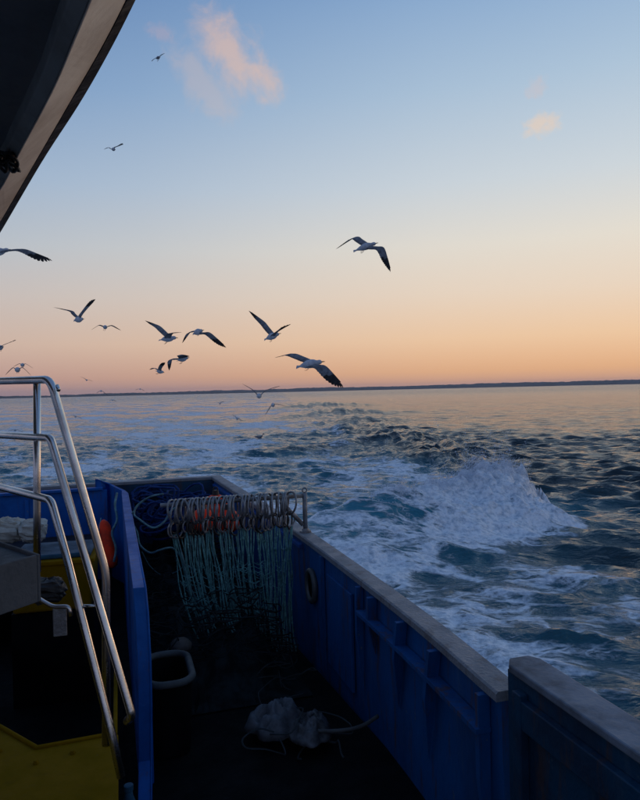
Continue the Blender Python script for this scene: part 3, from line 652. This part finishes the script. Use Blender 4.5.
# fine mesh of the hanging netting between the cords
mb = MB()
for i in range(150):
    x = random.uniform(x0+.02, x1-.12); z = random.uniform(DZ+.35, 1.22); yy = base.y-random.uniform(-.02, .16)
    x += .12*(1-(x-x0)/(x1-x0))*(1.22-z)
    a = random.uniform(-.6, .6); ln = random.uniform(.03, .10)
    mb.tube([(x, yy, z), (x+ln*.5*math.cos(a), yy-.01, z-.02), (x+ln*math.cos(a), yy, z+ln*math.sin(a)*.4)], .0022, 4)
mb.build('hanging_netting', teal, None, kind='stuff', label='loose teal twine tangled between the cords under the bar', category='netting')
# ------------------------------------------------------------------ heaps
def wander(c, ext, n, loops=False, zr=.05):
    pts = []; a = random.uniform(0, 6.28); p = Vector((c[0]+random.uniform(-1,1)*ext[0], c[1]+random.uniform(-1,1)*ext[1], c[2]+random.uniform(0,1)*ext[2]))
    for i in range(n):
        a += random.uniform(.3, 1.1); st = random.uniform(.05, .13); p = p+Vector((math.cos(a)*st, math.sin(a)*st, random.uniform(-zr, zr)))
        p.x = min(max(p.x, c[0]-ext[0]), c[0]+ext[0]); p.y = min(max(p.y, c[1]-ext[1]), c[1]+ext[1]); p.z = min(max(p.z, c[2]), c[2]+ext[2]); pts.append(p.copy())
    return spline(pts, 3)
def mound(mb, c, ext, h, n=26, mi=0, s=1):
    vs = []; fs = []
    for i in range(n+1):
        for j in range(n+1):
            u, v = i/n*2-1, j/n*2-1
            e = max(0, 1-(u*u+v*v))**.7
            k = .75+.5*float(perlin(np.array([u*3+s]), np.array([v*3+s*2]), s)[0])+random.uniform(-.05, .05)
            vs.append((c[0]+u*ext[0], c[1]+v*ext[1], c[2]+h*e*k))
    for i in range(n):
        for j in range(n): a = i*(n+1)+j; fs.append((a, a+n+1, a+n+2, a+1))
    mb.add(vs, fs, mi)
# dark net pile under the hoops and in the stern
mb = MB(); mound(mb, (.62, 5.4, DZ+.01), (.55, 1.3, 0), .45, s=2); mound(mb, (.55, 7.0, DZ+.01), (.5, 1.3, 0), .65, s=5)
for k in range(150): mb.tube(wander((.6, 5.5, DZ+.12), (.5, 1.3, .42), 14), random.uniform(.003, .006), 4, mi=0)
mb.build('net_pile', net_d, None, kind='stuff', label='dark tangled fishing net heaped on the deck under the hoops', category='net')
# blue rope: coils one can tell from their neighbours
bc = [(at(150, 500, 6.9), .26), (at(185, 486, 7.2), .24), (at(140, 486, 7.6), .22), (at(165, 515, 6.5), .2)]
for k, (c, rad) in enumerate(bc):
    mb = MB(); c = Vector((max(c.x, .30), c.y, min(c.z, 1.36)))
    for q in range(13):
        tilt = Matrix.Rotation(R(random.uniform(-50, 50)), 3, 'X') @ Matrix.Rotation(R(random.uniform(-35, 35)), 3, 'Y'); rx, ry = rad*random.uniform(.6, 1.1), rad*random.uniform(.5, 1.0)
        cc_ = c+Vector((random.uniform(-.06,.06), random.uniform(-.08,.08), random.uniform(-.14,.04)))
        pts = [cc_+tilt @ Vector((rx*math.cos(a)*(1+.1*math.sin(3*a+q)), ry*math.sin(a), .03*math.sin(2*a+q))) for a in [2*math.pi*j/20 for j in range(20)]]
        for v in pts: v.x = max(v.x, .12); v.z = min(v.z, 1.52)
        mb.tube(pts, .012, 6, closed=True)
    mb.build('rope_coil', rope_b, None, smooth=True, label=('dark blue rope coil nearest the left end of the bar', 'dark blue rope coil against the stern beside the orange buoys', 'dark blue rope coil farthest back beside the partition top', 'lowest dark blue rope coil, under the pale teal rope')[k], category='rope', group='blue rope coils in the stern')
# pale teal rope loops by the partition
for lab, pp in (('pale teal rope looping off the left end of the bar', [(163,494),(150,497),(138,505),(134,514),(140,520),(153,528),(164,522),(170,512),(178,506)]),
                ('pale teal rope trailing down beside the blue partition', [(133,512),(131,520),(137,532),(140,545),(150,553),(160,550),(172,548),(180,556),(188,566),(196,570)]),
                ('thin pale twine sagging low over the dark net', [(142,552),(150,566),(162,575),(176,572),(187,562),(186,552)])):
    mb = MB(); mb.tube(spline([at(a, b, 5.6+.1*math.sin(i)) for i, (a, b) in enumerate(pp)], 5), .009 if 'thin' not in lab else .004, 6); mb.build('rope', teal_l, None, smooth=True, label=lab, category='rope')
# buoys
def buoy(c, r, lab, name='buoy', sc_=(1,1,1.0), grp='orange buoys in the stern'):
    root = empty(name, (c.x, c.y, c.z-r*sc_[2]), label=lab, category='buoy', group=grp)
    mb = MB(); prof = [( -r*sc_[2], .001)]+[(-r*sc_[2]*math.cos(math.pi*i/14), r*math.sin(math.pi*i/14)) for i in range(1, 14)]+[(r*sc_[2], .001)]
    mb.lathe(c, prof, 20); mb.build('float', orange, root, smooth=True)
    mb = MB(); mb.lathe(c+Vector((0,0,r*sc_[2]-.01)), [(0,.035),(.03,.03),(.05,.028),(.052,.0)], 12); mb.build('neck', rubber, root)
    mb = MB(); mb.tube([c+Vector((.02*math.cos(a),0,r*sc_[2]+.05+.02*math.sin(a))) for a in [2*math.pi*i/12 for i in range(12)]], .006, 6, closed=True); mb.build('lifting_eye', rubber, root, smooth=True)
buoy(at(216, 511, 6.15), .155, 'orange round buoy just behind the hoops, top showing over the bar')
buoy(at(203, 520, 5.75), .105, 'orange round buoy lower left behind the hoops')
buoy(at(228, 521, 5.9), .11, 'orange round buoy lower right behind the hoops')
# elongated fender hung on the partition
fr_ = empty('fender', at(110, 570, 6.0), label='orange elongated fender hanging on the left face of the blue partition', category='fender')
axv = (at(103, 520, 6.1)-at(113, 568, 5.9)).normalized(); c = at(113, 568, 5.9)
Lh = (at(103, 520, 6.1)-c).length
mb = MB(); mb.lathe(c, [(0,.01),(.02,.042),(.06,.056),(Lh*.5,.060),(Lh-.07,.055),(Lh-.03,.04),(Lh,.012)], 16, axv); mb.build('float', orange, fr_, smooth=True)
mb = MB(); mb.tube(spline([at(117,493,6.2), at(115,505,6.1), at(117,520,6.0), at(112,533,5.92), at(116,548,5.85), at(114,562,5.8)], 5), .011, 6); mb.build('lanyard', teal_l, fr_, smooth=True)
mb = MB(); mb.tube(spline([at(101,518,6.1), at(99,532,6.0), at(101,548,5.95), at(108,558,5.9)], 5), .005, 5); mb.build('cord', teal_l, fr_, smooth=True)
# pale sacks on the shelf
def sack(lab, c, size, seed, m=paper, name='sack'):
    random.seed(seed); mb = MB(); n = 14; vs = []; fs = []
    for i in range(n+1):
        th_ = math.pi*i/n
        for j in range(20):
            ph = 2*math.pi*j/20
            sp = lambda v, e: math.copysign(abs(v)**e, v)
            x = size[0]*sp(math.cos(ph), .6)*sp(math.sin(th_), .7); y = size[1]*sp(math.sin(ph), .6)*sp(math.sin(th_), .7); z = size[2]*sp(math.cos(th_), .8)
            k = 1+.22*float(perlin(np.array([math.cos(ph)*2.4+seed]), np.array([th_*2.2+math.sin(ph)*2]), seed)[0])+.05*random.uniform(-1, 1)
            vs.append(c+Vector((x*k, y*k, z*k)))
    for i in range(n):
        for j in range(20): fs.append((i*20+j, (i+1)*20+j, (i+1)*20+(j+1) % 20, i*20+(j+1) % 20))
    mb.add(vs, fs); return mb.build(name, m, None, label=lab, category='bag', group='pale bags in the stern well')
sack('crumpled pale sack at the picture edge, beside the post foot', at(9, 530, 6.0), (.14,.10,.11), 3)
sack('crumpled pale sack directly behind the vertical post', at(34, 530, 6.0), (.12,.10,.10), 8)
random.seed(21)
# fish bin: yellow with light blue lid
c = at(54, 588, 4.2); root = empty('fish_bin', (c.x, c.y, PZ-.2), label='yellow fish bin with light blue lid behind the slanting rails', category='bin')
rot = Matrix.Rotation(R(-4), 3, 'Z')
mb = MB(); mb.box((c.x, c.y+.2, c.z), (.50, .42, .30), rot, taper=.94); mb.build('body', yellow, root, bevel=.015)
mb = MB(); mb.box((c.x, c.y+.2, c.z+.165), (.53, .46, .028), rot); mb.build('rim', yellow, root, bevel=.006)
mb = MB(); mb.box((c.x, c.y+.22, c.z+.195), (.48, .40, .03), rot); mb.build('lid', lblue, root, bevel=.01)
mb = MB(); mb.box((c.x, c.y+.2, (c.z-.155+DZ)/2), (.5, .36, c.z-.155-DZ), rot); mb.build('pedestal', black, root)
for nm, px, py, dd, sz, mm, lb in (('dark_bag', 47, 590, 3.7, (.10,.08,.065), rubber, 'black crumpled bag in front of the yellow bin'), ):
    sack(lb, at(px, py, dd), sz, 12, mm, nm)
# grey tray on its stand, bottom left of the railing
c = at(40, 554, 2.15); c2 = at(-40, 575, 2.15*1.0)
root = empty('grey_tray', (c.x-.3, c.y, DZ), label='grey rough-edged tray at the picture edge, in front of the railing', category='tray')
tz = c.z; x_r, y_n = c.x, c.y
A_ = at(40, 554, 2.15); B_ = atz(-2, 540, tz); F_ = atz(-44, 577, tz)
e1 = Vector((B_.x-A_.x, B_.y-A_.y, 0)); e1 = e1.normalized()*.6; e2 = Vector((F_.x-A_.x, F_.y-A_.y, 0)).normalized()*.55
h_ = .155
def tquad(o, a, b): return [o, o+a, o+a+b, o+b]
O = Vector((A_.x, A_.y, tz)); w_ = .012
n1_ = e1.normalized(); n2_ = e2.normalized()
mb = MB()
def slab(o, a, b, z0, z1):
    q = tquad(o, a, b); vs = [Vector((v.x, v.y, z0)) for v in q]+[Vector((v.x, v.y, z1)) for v in q]
    mb.add(vs, [(3,2,1,0),(4,5,6,7),(0,1,5,4),(1,2,6,5),(2,3,7,6),(3,0,4,7)])
slab(O, e1, n2_*w_, tz-h_, tz); slab(O+n2_*w_, n1_*w_, e2-n2_*w_, tz-h_, tz); slab(O+e1+n2_*w_-n1_*w_, n1_*w_, e2-n2_*w_, tz-h_, tz); slab(O+n1_*w_+e2-n2_*w_, e1-n1_*2*w_, n2_*w_, tz-h_, tz)
mb.build('wall', greybox, root, bevel=.003)
mb = MB(); slab(O+n1_*w_+n2_*w_, e1-n1_*2*w_, e2-n2_*2*w_, tz-.03, tz-.012); mb.build('tray_bed', greybox, root)
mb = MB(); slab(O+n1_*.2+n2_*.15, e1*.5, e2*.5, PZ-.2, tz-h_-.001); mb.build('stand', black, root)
# ------------------------------------------------------------------ things on the working deck
# round-cornered white basket against the partition
bz = .92; root = empty('basket', (.27, 3.82, DZ), label='white plastic basket with rounded rim on deck beside the partition', category='basket')
def rrect(cx, cy, hx, hy, r, z, n=6):
    out = []
    for sx, sy, a0 in ((1,1,0), (-1,1,90), (-1,-1,180), (1,-1,270)):
        for i in range(n+1):
            a = R(a0+90*i/n); out.append(Vector((cx+sx*(hx-r)+r*math.cos(a), cy+sy*(hy-r)+r*math.sin(a), z)))
    return out
bcx, bcy, bhx, bhy = .235, 3.86, .125, .22
mb = MB(); mb.tube(rrect(bcx, bcy, bhx, bhy, .10, bz), .021, 8, closed=True); mb.build('rim', white_p, root, smooth=True)
mb = MB()
o1 = rrect(bcx, bcy, bhx, bhy, .10, bz-.01); o2 = rrect(bcx, bcy, bhx*.86, bhy*.9, .08, DZ+.01); i1 = rrect(bcx, bcy, bhx-.012, bhy-.012, .09, bz-.01); i2 = rrect(bcx, bcy, bhx*.86-.012, bhy*.9-.012, .07, DZ+.03)
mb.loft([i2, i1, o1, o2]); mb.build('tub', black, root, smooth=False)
# brown float on the net behind the basket
mb = MB(); cbf = at(181, 646, 4.3); mb.sphere(cbf, (.07,.09,.05), 14, 10, rough=.03); mb.build('small_float', mat('brown_float', (.07,.05,.04), .7), None, smooth=True, label='small brown float lying just behind the white basket', category='float')
# crumpled white plastic bag, folds modelled
def crumple(lab, name, c, ext, h, seed, m):
    nr_, na_ = 16, 44; rr_ = (np.arange(nr_+1)/nr_)[:, None]*np.ones((1, na_)); aa = np.ones((nr_+1, 1))*(np.arange(na_)*2*np.pi/na_)[None]
    edge = 1+.22*fbm(np.cos(aa)*1.3+seed, np.sin(aa)*1.3, 3, seed+2)
    U_ = rr_*np.cos(aa)*edge; V_ = rr_*np.sin(aa)*edge
    e = np.clip(1-rr_**2.5, 0, 1)**.6
    fold = 1-2*np.abs(fbm(U_*1.5+seed, V_*1.5, 3, seed+4, .45))
    hgt = e*h*(.45+.45*fold+.25*fbm(U_*1.2, V_*1.2+seed, 2, seed))
    vs = [Vector((c.x+U_[i,j]*ext[0], c.y+V_[i,j]*ext[1], DZ+.07+max(0, hgt[i,j]))) for i in range(nr_+1) for j in range(na_)]
    fs = [(i*na_+j, (i+1)*na_+j, (i+1)*na_+(j+1) % na_, i*na_+(j+1) % na_) for i in range(nr_) for j in range(na_)]
    mb = MB(); mb.add(vs, fs); ob = mb.build(name, m, None, smooth=True, label=lab, category='bag'); so_ = ob.modifiers.new('solid', 'SOLIDIFY'); so_.thickness = .003; return ob
crumple('crumpled white plastic bag lying in the middle of the dark deck', 'plastic_bag', atz(275, 716, .62), (.17,.17), .16, 4, mat('white_film', (.085,.09,.10), .7, col2=(.04,.04,.045), nscale=9))
crumple('grey torn net bag just right of the white plastic bag', 'net_bag', atz(308, 726, .6), (.13,.16), .11, 9, mat('grey_film', (.07,.07,.075), .6, col2=(.02,.02,.02), nscale=14))
mb = MB(); mb.tube(spline([atz(318,731,.62), atz(335,731,.62), atz(352,729,.63), atz(366,724,.64), atz(378,716,.66)], 6), .011, 8); mb.build('hose', white_p, None, smooth=True, label='short pale hose curving from the bags to the bulwark', category='hose')
mb = MB()
for k in range(9): 
    c = atz(random.uniform(245, 335), random.uniform(670, 755), .55); mb.tube(wander((c.x, c.y, DZ+.01), (.16, .16, .16), 9), random.uniform(.003, .006), 4)
mb.build('loose_twine', mat('faded_twine', (.02,.028,.03), .9, col2=(.015,.02,.022), nscale=7), None, kind='stuff', label='loose dark twine scattered round the white plastic bag', category='twine')
# light blue jug beyond the partition's foot
jg = at(129, 803, 2.55); root = empty('blue_jug', (jg.x, jg.y, DZ), label='light blue plastic jug at the bottom, between railing and partition', category='jug')
mb = MB(); mb.lathe((jg.x, jg.y, DZ), [(0,.03),(.02,.045),(jg.z-DZ-.08,.046),(jg.z-DZ-.02,.035),(jg.z-DZ+.03,.016),(jg.z-DZ+.05,.014)], 14); mb.build('bottle', lblue, root, smooth=True)
mb = MB(); mb.lathe((jg.x, jg.y, jg.z+.05), [(0,.018),(.02,.018),(.022,.012)], 12); mb.build('screw_cap', lblue, root)
# ------------------------------------------------------------------ gulls
def gull(lab, D, head, tail, Lw, Lt, Rw, Rt, S=1.0, chord=None, legs=True, white_under=True):
    P = lambda q: at(q[0], q[1], D+q[2])
    head = (head[0], head[1], head[2]*.45); tail = (tail[0], tail[1], tail[2]*.45)
    h, t = P(head), P(tail); ax = (t-h); bl = ax.length; axn = ax.normalized()
    side_ = (P(Rw)-P(Lw)); side_ = (side_-axn*side_.dot(axn)); side_ = side_.normalized() if side_.length > 1e-4 else rt
    upv = side_.cross(axn); 
    if upv.dot(Vector((0,0,1))) < 0: upv = -upv
    mb = MB(); n = 12; secs = []
    prof = [(0,.012),(.03,.030),(.08,.042),(.14,.040),(.20,.046),(.30,.070),(.42,.080),(.55,.074),(.68,.056),(.80,.036),(.88,.022),(.93,.014)]
    for s_, r_ in prof:
        c = h+ax*s_ + upv*(.012*math.sin(s_*3.1)); r_ = r_*S*1.0
        if s_ < .18: c = c+upv*.008*S
        fl = 1.0 if s_ < .75 else 1-.6*(s_-.75)/.2
        secs.append([c+side_*(r_*math.cos(2*math.pi*j/n))+upv*(r_*fl*math.sin(2*math.pi*j/n)) for j in range(n)])
    mb.loft(secs, mi=0)
    # tail fan
    for k in range(-3, 4):
        a = k*.075; b0 = h+ax*.78; dv = (axn*math.cos(a)+side_*math.sin(a)); e = b0+dv*bl*.25
        wv = side_*.012*S; mb.add([b0-wv*.5+upv*.003, b0+wv*.5+upv*.003, e+wv, e-wv, b0-wv*.5-upv*.003, b0+wv*.5-upv*.003, e+wv-upv*.003, e-wv-upv*.003], [(0,1,2,3),(7,6,5,4),(0,4,5,1),(1,5,6,2),(2,6,7,3),(3,7,4,0)], 0)
    for sg, wr, tip in ((-1, P(Lw), P(Lt)), (1, P(Rw), P(Rt))):
        sh = h+ax*.27+side_*sg*.035*S+upv*.02*S
        # leading edge spline
        le = spline([sh, sh.lerp(wr, .55)+upv*.015, wr, wr.lerp(tip, .5)+(wr-sh).normalized()*.012, tip], 4); nl = len(le)
        c0 = chord or .165
        secs = []; 
        for i, q in enumerate(le):
            u = i/(nl-1); cl = c0*S*(1.0 if u < .5 else 1-.62*((u-.5)/.5)**1.6); cl *= (.92+.08*math.sin(u*6))
            tl = (tip-wr).normalized(); cdv = (axn + tl*(.55*max(0, u-.35))).normalized()
            sp = (le[min(i+1, nl-1)]-le[max(i-1, 0)]).normalized(); nn = sp.cross(cdv)
            if nn.length < 1e-4: nn = upv.copy()
            nn.normalize(); 
            if nn.dot(upv) < 0: nn = -nn
            th_ = .011*S*(1-.7*u)
            secs.append([q, q+cdv*cl*.25+nn*(th_+.02*cl), q+cdv*cl*.65+nn*(.4*th_+.03*cl), q+cdv*cl-nn*.004, q+cdv*cl*.65-nn*th_*.3, q+cdv*cl*.25-nn*th_])
        cut = int(nl*.72)
        mb.loft(secs[:cut+1], mi=1); mb.loft(secs[cut:], mi=2)
        # separate flight feathers past the trailing edge and at the tip
        for k in range(22):
            u = .10+.88*k/21; fi = u*(nl-1); i = int(min(fi, nl-2)); q = le[i].lerp(le[i+1], fi-i); tl = (tip-wr).normalized()
            outer = max(0, (u-.5)/.5); dirf = (axn*(1-.75*outer)+tl*(.1+.55*outer)).normalized()
            cl = c0*S*(1.0 if u < .5 else 1-.62*((u-.5)/.5)**1.6)*(1.04+.12*outer)+.012*outer**3; spn = (le[i+1]-le[i]).normalized(); w = spn*(.038*S*(1-.1*outer))
            nn = upv*.003; s0 = q+dirf*cl*.35; e = q+dirf*cl*(1 if k % 2 else .985); m1 = q+dirf*cl*(.93 if u < .7 else .88)
            mb.add([s0-w+nn, s0+w+nn, m1+w+nn, e+nn, m1-w+nn, s0-w-nn, s0+w-nn, m1+w-nn, e-nn, m1-w-nn], [(0,1,2,3,4),(9,8,7,6,5),(0,5,6,1),(1,6,7,2),(2,7,8,3),(3,8,9,4),(4,9,5,0)], 2 if u > .66 else 1)
    o = mb.build('gull', [gw, gg, gb], None, smooth=True, origin=h.lerp(t, .45), label=lab, category='gull', group='gulls following the boat')
    if legs:
        mbb = MB(); mbb.tube([h+axn*.01+upv*.006, h-axn*.035*S+upv*.003, h-axn*.058*S-upv*.008], [.012*S, .008*S, .002], 6); mbb.build('beak', gbk, o, smooth=True)
        for sg in (-1, 1):
            mbb = MB(); mbb.sphere(h+ax*.06+side_*sg*.031*S+upv*.018*S, .0055*S, 6, 5); mbb.build('eye', gb, o, smooth=True)
            mbb = MB(); b0 = h+ax*.6+side_*sg*.025*S-upv*.05*S; b1 = b0-upv*.05*S+axn*.05*S
            mbb.tube([b0, b0-upv*.03*S+axn*.01, b1], .005*S, 5); mbb.box(b1+axn*.02, (.03,.03,.006)); mbb.build('leg', glg, o)
    return o
gull('large gull highest over the sea on the right, wings arched and dark tipped', 15, (376,243.5,-.1), (354,251,.25), (357.5,236.5,.35), (339.7,247,.55), (384,247.5,-.25), (390.6,268,-.4), chord=.17)
gull('gull cut by the left picture edge, long wing reaching right below the roof', 13, (9,250,-.1), (-16,256,.2), (-8,247,.4), (-30,258,.7), (25,249,-.3), (48.7,258,-.4), chord=.16)
gull('gull with raised V wings, upper left of the small arched gull', 17, (83,319,-.2), (74,320.5,.25), (73,311,.15), (56,307.6,.3), (85.5,311,-.15), (93.7,302,-.3), chord=.15)
gull('small gull gliding with arched wings right of the V winged one', 25, (106,327,-.3), (104,328,.25), (99.5,325,.1), (93.4,328.6,.1), (112.5,325.3,-.1), (119,329,-.1), chord=.14)
gull('white bodied gull banking with its left wing raised, over the left pair of fluttering gulls', 15, (176,338,-.15), (159.4,340,.25), (160,326,.3), (148.5,321.5,.45), (174,333,-.35), (180,332.4,-.55), chord=.18)
gull('gull with both wings drooping in an arc, right of the white bodied one', 16, (202.5,330.5,-.2), (193,334,.25), (191,332,.3), (184.5,340.5,.45), (210,332.5,-.2), (224,344.5,-.3), chord=.17)
gull('gull climbing steeply with one long raised wing, mid-sky left of the wake', 15, (279,334,-.15), (264.7,339.5,.25), (265,322,.2), (251.5,312,.35), (281,330,-.3), (288.7,325.6,-.5), chord=.15)
gull('biggest gull low over the shore, ragged wing sweeping down right, feet hanging', 11.5, (322,362,-.2), (297,367,.25), (295,353.5,.3), (280.3,356.5,.5), (326,366,-.25), (341,382,-.4), chord=.20)
gull('gull fluttering with wings folded down, upper one of the two small fluttering gulls', 19, (188,358,-.15), (177,361,.15), (173,359,.2), (170.6,367.6,.1), (182,354.5,-.3), (188,355.5,-.5), chord=.16)
gull('lower and smaller of the two fluttering gulls above the shore', 24, (163.5,372.5,-.15), (155.6,371,.15), (156,368.5,.3), (151,369.5,.5), (162,368,-.25), (165,364,-.5), chord=.15)
gull('dark gull in an M shape just above the top rail', 20, (18,370.5,-.3), (17,369.5,.25), (13,368,.1), (7.5,373,.1), (23,368,-.1), (28.5,373,-.1), chord=.14)
gull('thin gull directly above the M shaped one by the rail', 27, (23,365.5,-.3), (22,365,.2), (19.5,363.8,.1), (15,366,.1), (26,364,-.1), (31,367,-.1), chord=.12)
gull('gull half out of the picture at left, wing tilted up over the railing', 20, (3,347,-.25), (-3,349,.2), (-6,344,.3), (-16,347,.5), (6,344,-.3), (14,341,-.5), chord=.15)
gull('tiny dark gull at the top, left of the pink cloud', 32, (160,57,-.1), (156,59,.2), (155,58.5,.4), (152.6,60.5,.6), (161,55.5,-.4), (164,53.6,-.6), chord=.16)
gull('flat gliding gull by the roof edge, seen as a thin dark bar', 30, (115,149.5,-.3), (112,149,.2), (109.5,147.5,.3), (105,149,.5), (118,146.5,-.3), (122,145,-.5), chord=.16)
far = (('tiny far gull just right of the top rail bend', (81,377), (86.5,380), (92,381), 60), ('tiny far gull arched over the shore line, left', (97,393), (101,391), (107,394.5), 55),
       ('tiny far gull on the pink sky left of the fluttering pair', (136,390), (140,389), (144,390.5), 75), ('pale gull with V wings skimming in front of the shore', (244.5,385), (259,396), (277,387), 20),
       ('faint gull low over the wake, right of the V winged one', (266,414), (273,405), (286,406.5), 26), ('small dark gull low over the wake, left of the swimming gull', (233,415), (237,418.5), (242,420.5), 38),
       ('pale dot-like gull low over the water under the lone drooping gull', (217,402), (220,403.5), (223,402), 60), ('small gull skimming the water between the upper and middle rails', (9,431), (15,430), (21.5,431.5), 42),
       ('faint dark gull over the water just right of the slanting rail', (71,415.5), (75.5,416.5), (81,418), 48), ('tiny dark gull on the water line below the shore', (110,400.5), (112.5,400), (115.5,401), 70))
for lab, l, b, r, D in far:
    mid = lambda p, q, k: ((p[0]*(1-k)+q[0]*k), (p[1]*(1-k)+q[1]*k)-abs(p[0]-q[0])*.10)
    lm, rm = mid(b, l, .45), mid(b, r, .45)
    gull(lab, D, (b[0]+.6, b[1]+.3, -.28), (b[0]-.6, b[1]+.1, .25), (*lm, .05), (*l, .15), (*rm, -.05), (*r, -.15), chord=.15, legs=False)
# one gull sitting on the water
c = atz(259, 437, .12); D = (c-CAM).dot(fw)
mb = MB(); secs = []; hd = Vector((.9, -.3, 0)).normalized(); sd_ = Vector((.3, .9, 0))
for s_, r_, zz in ((-.26,.008,.10),(-.18,.04,.07),(-.05,.085,.05),(.08,.09,.05),(.16,.06,.08),(.19,.045,.14),(.21,.045,.20),(.25,.038,.22),(.28,.012,.215)):
    cc_ = Vector((c.x, c.y, c.z-.05))+hd*s_+Vector((0,0,zz)); secs.append([cc_+sd_*(r_*math.cos(a))+Vector((0,0,r_*math.sin(a)*.9)) for a in [2*math.pi*j/10 for j in range(10)]])
mb.loft(secs); o = mb.build('gull', gg, None, smooth=True, label='gull sitting on the churned water behind the boat', category='gull', group='gulls following the boat')
mb = MB(); mb.tube([Vector((c.x, c.y, c.z-.05))+hd*.27+Vector((0,0,.215)), Vector((c.x, c.y, c.z-.05))+hd*.33+Vector((0,0,.20))], [.011, .003], 6); mb.build('beak', gbk, o)
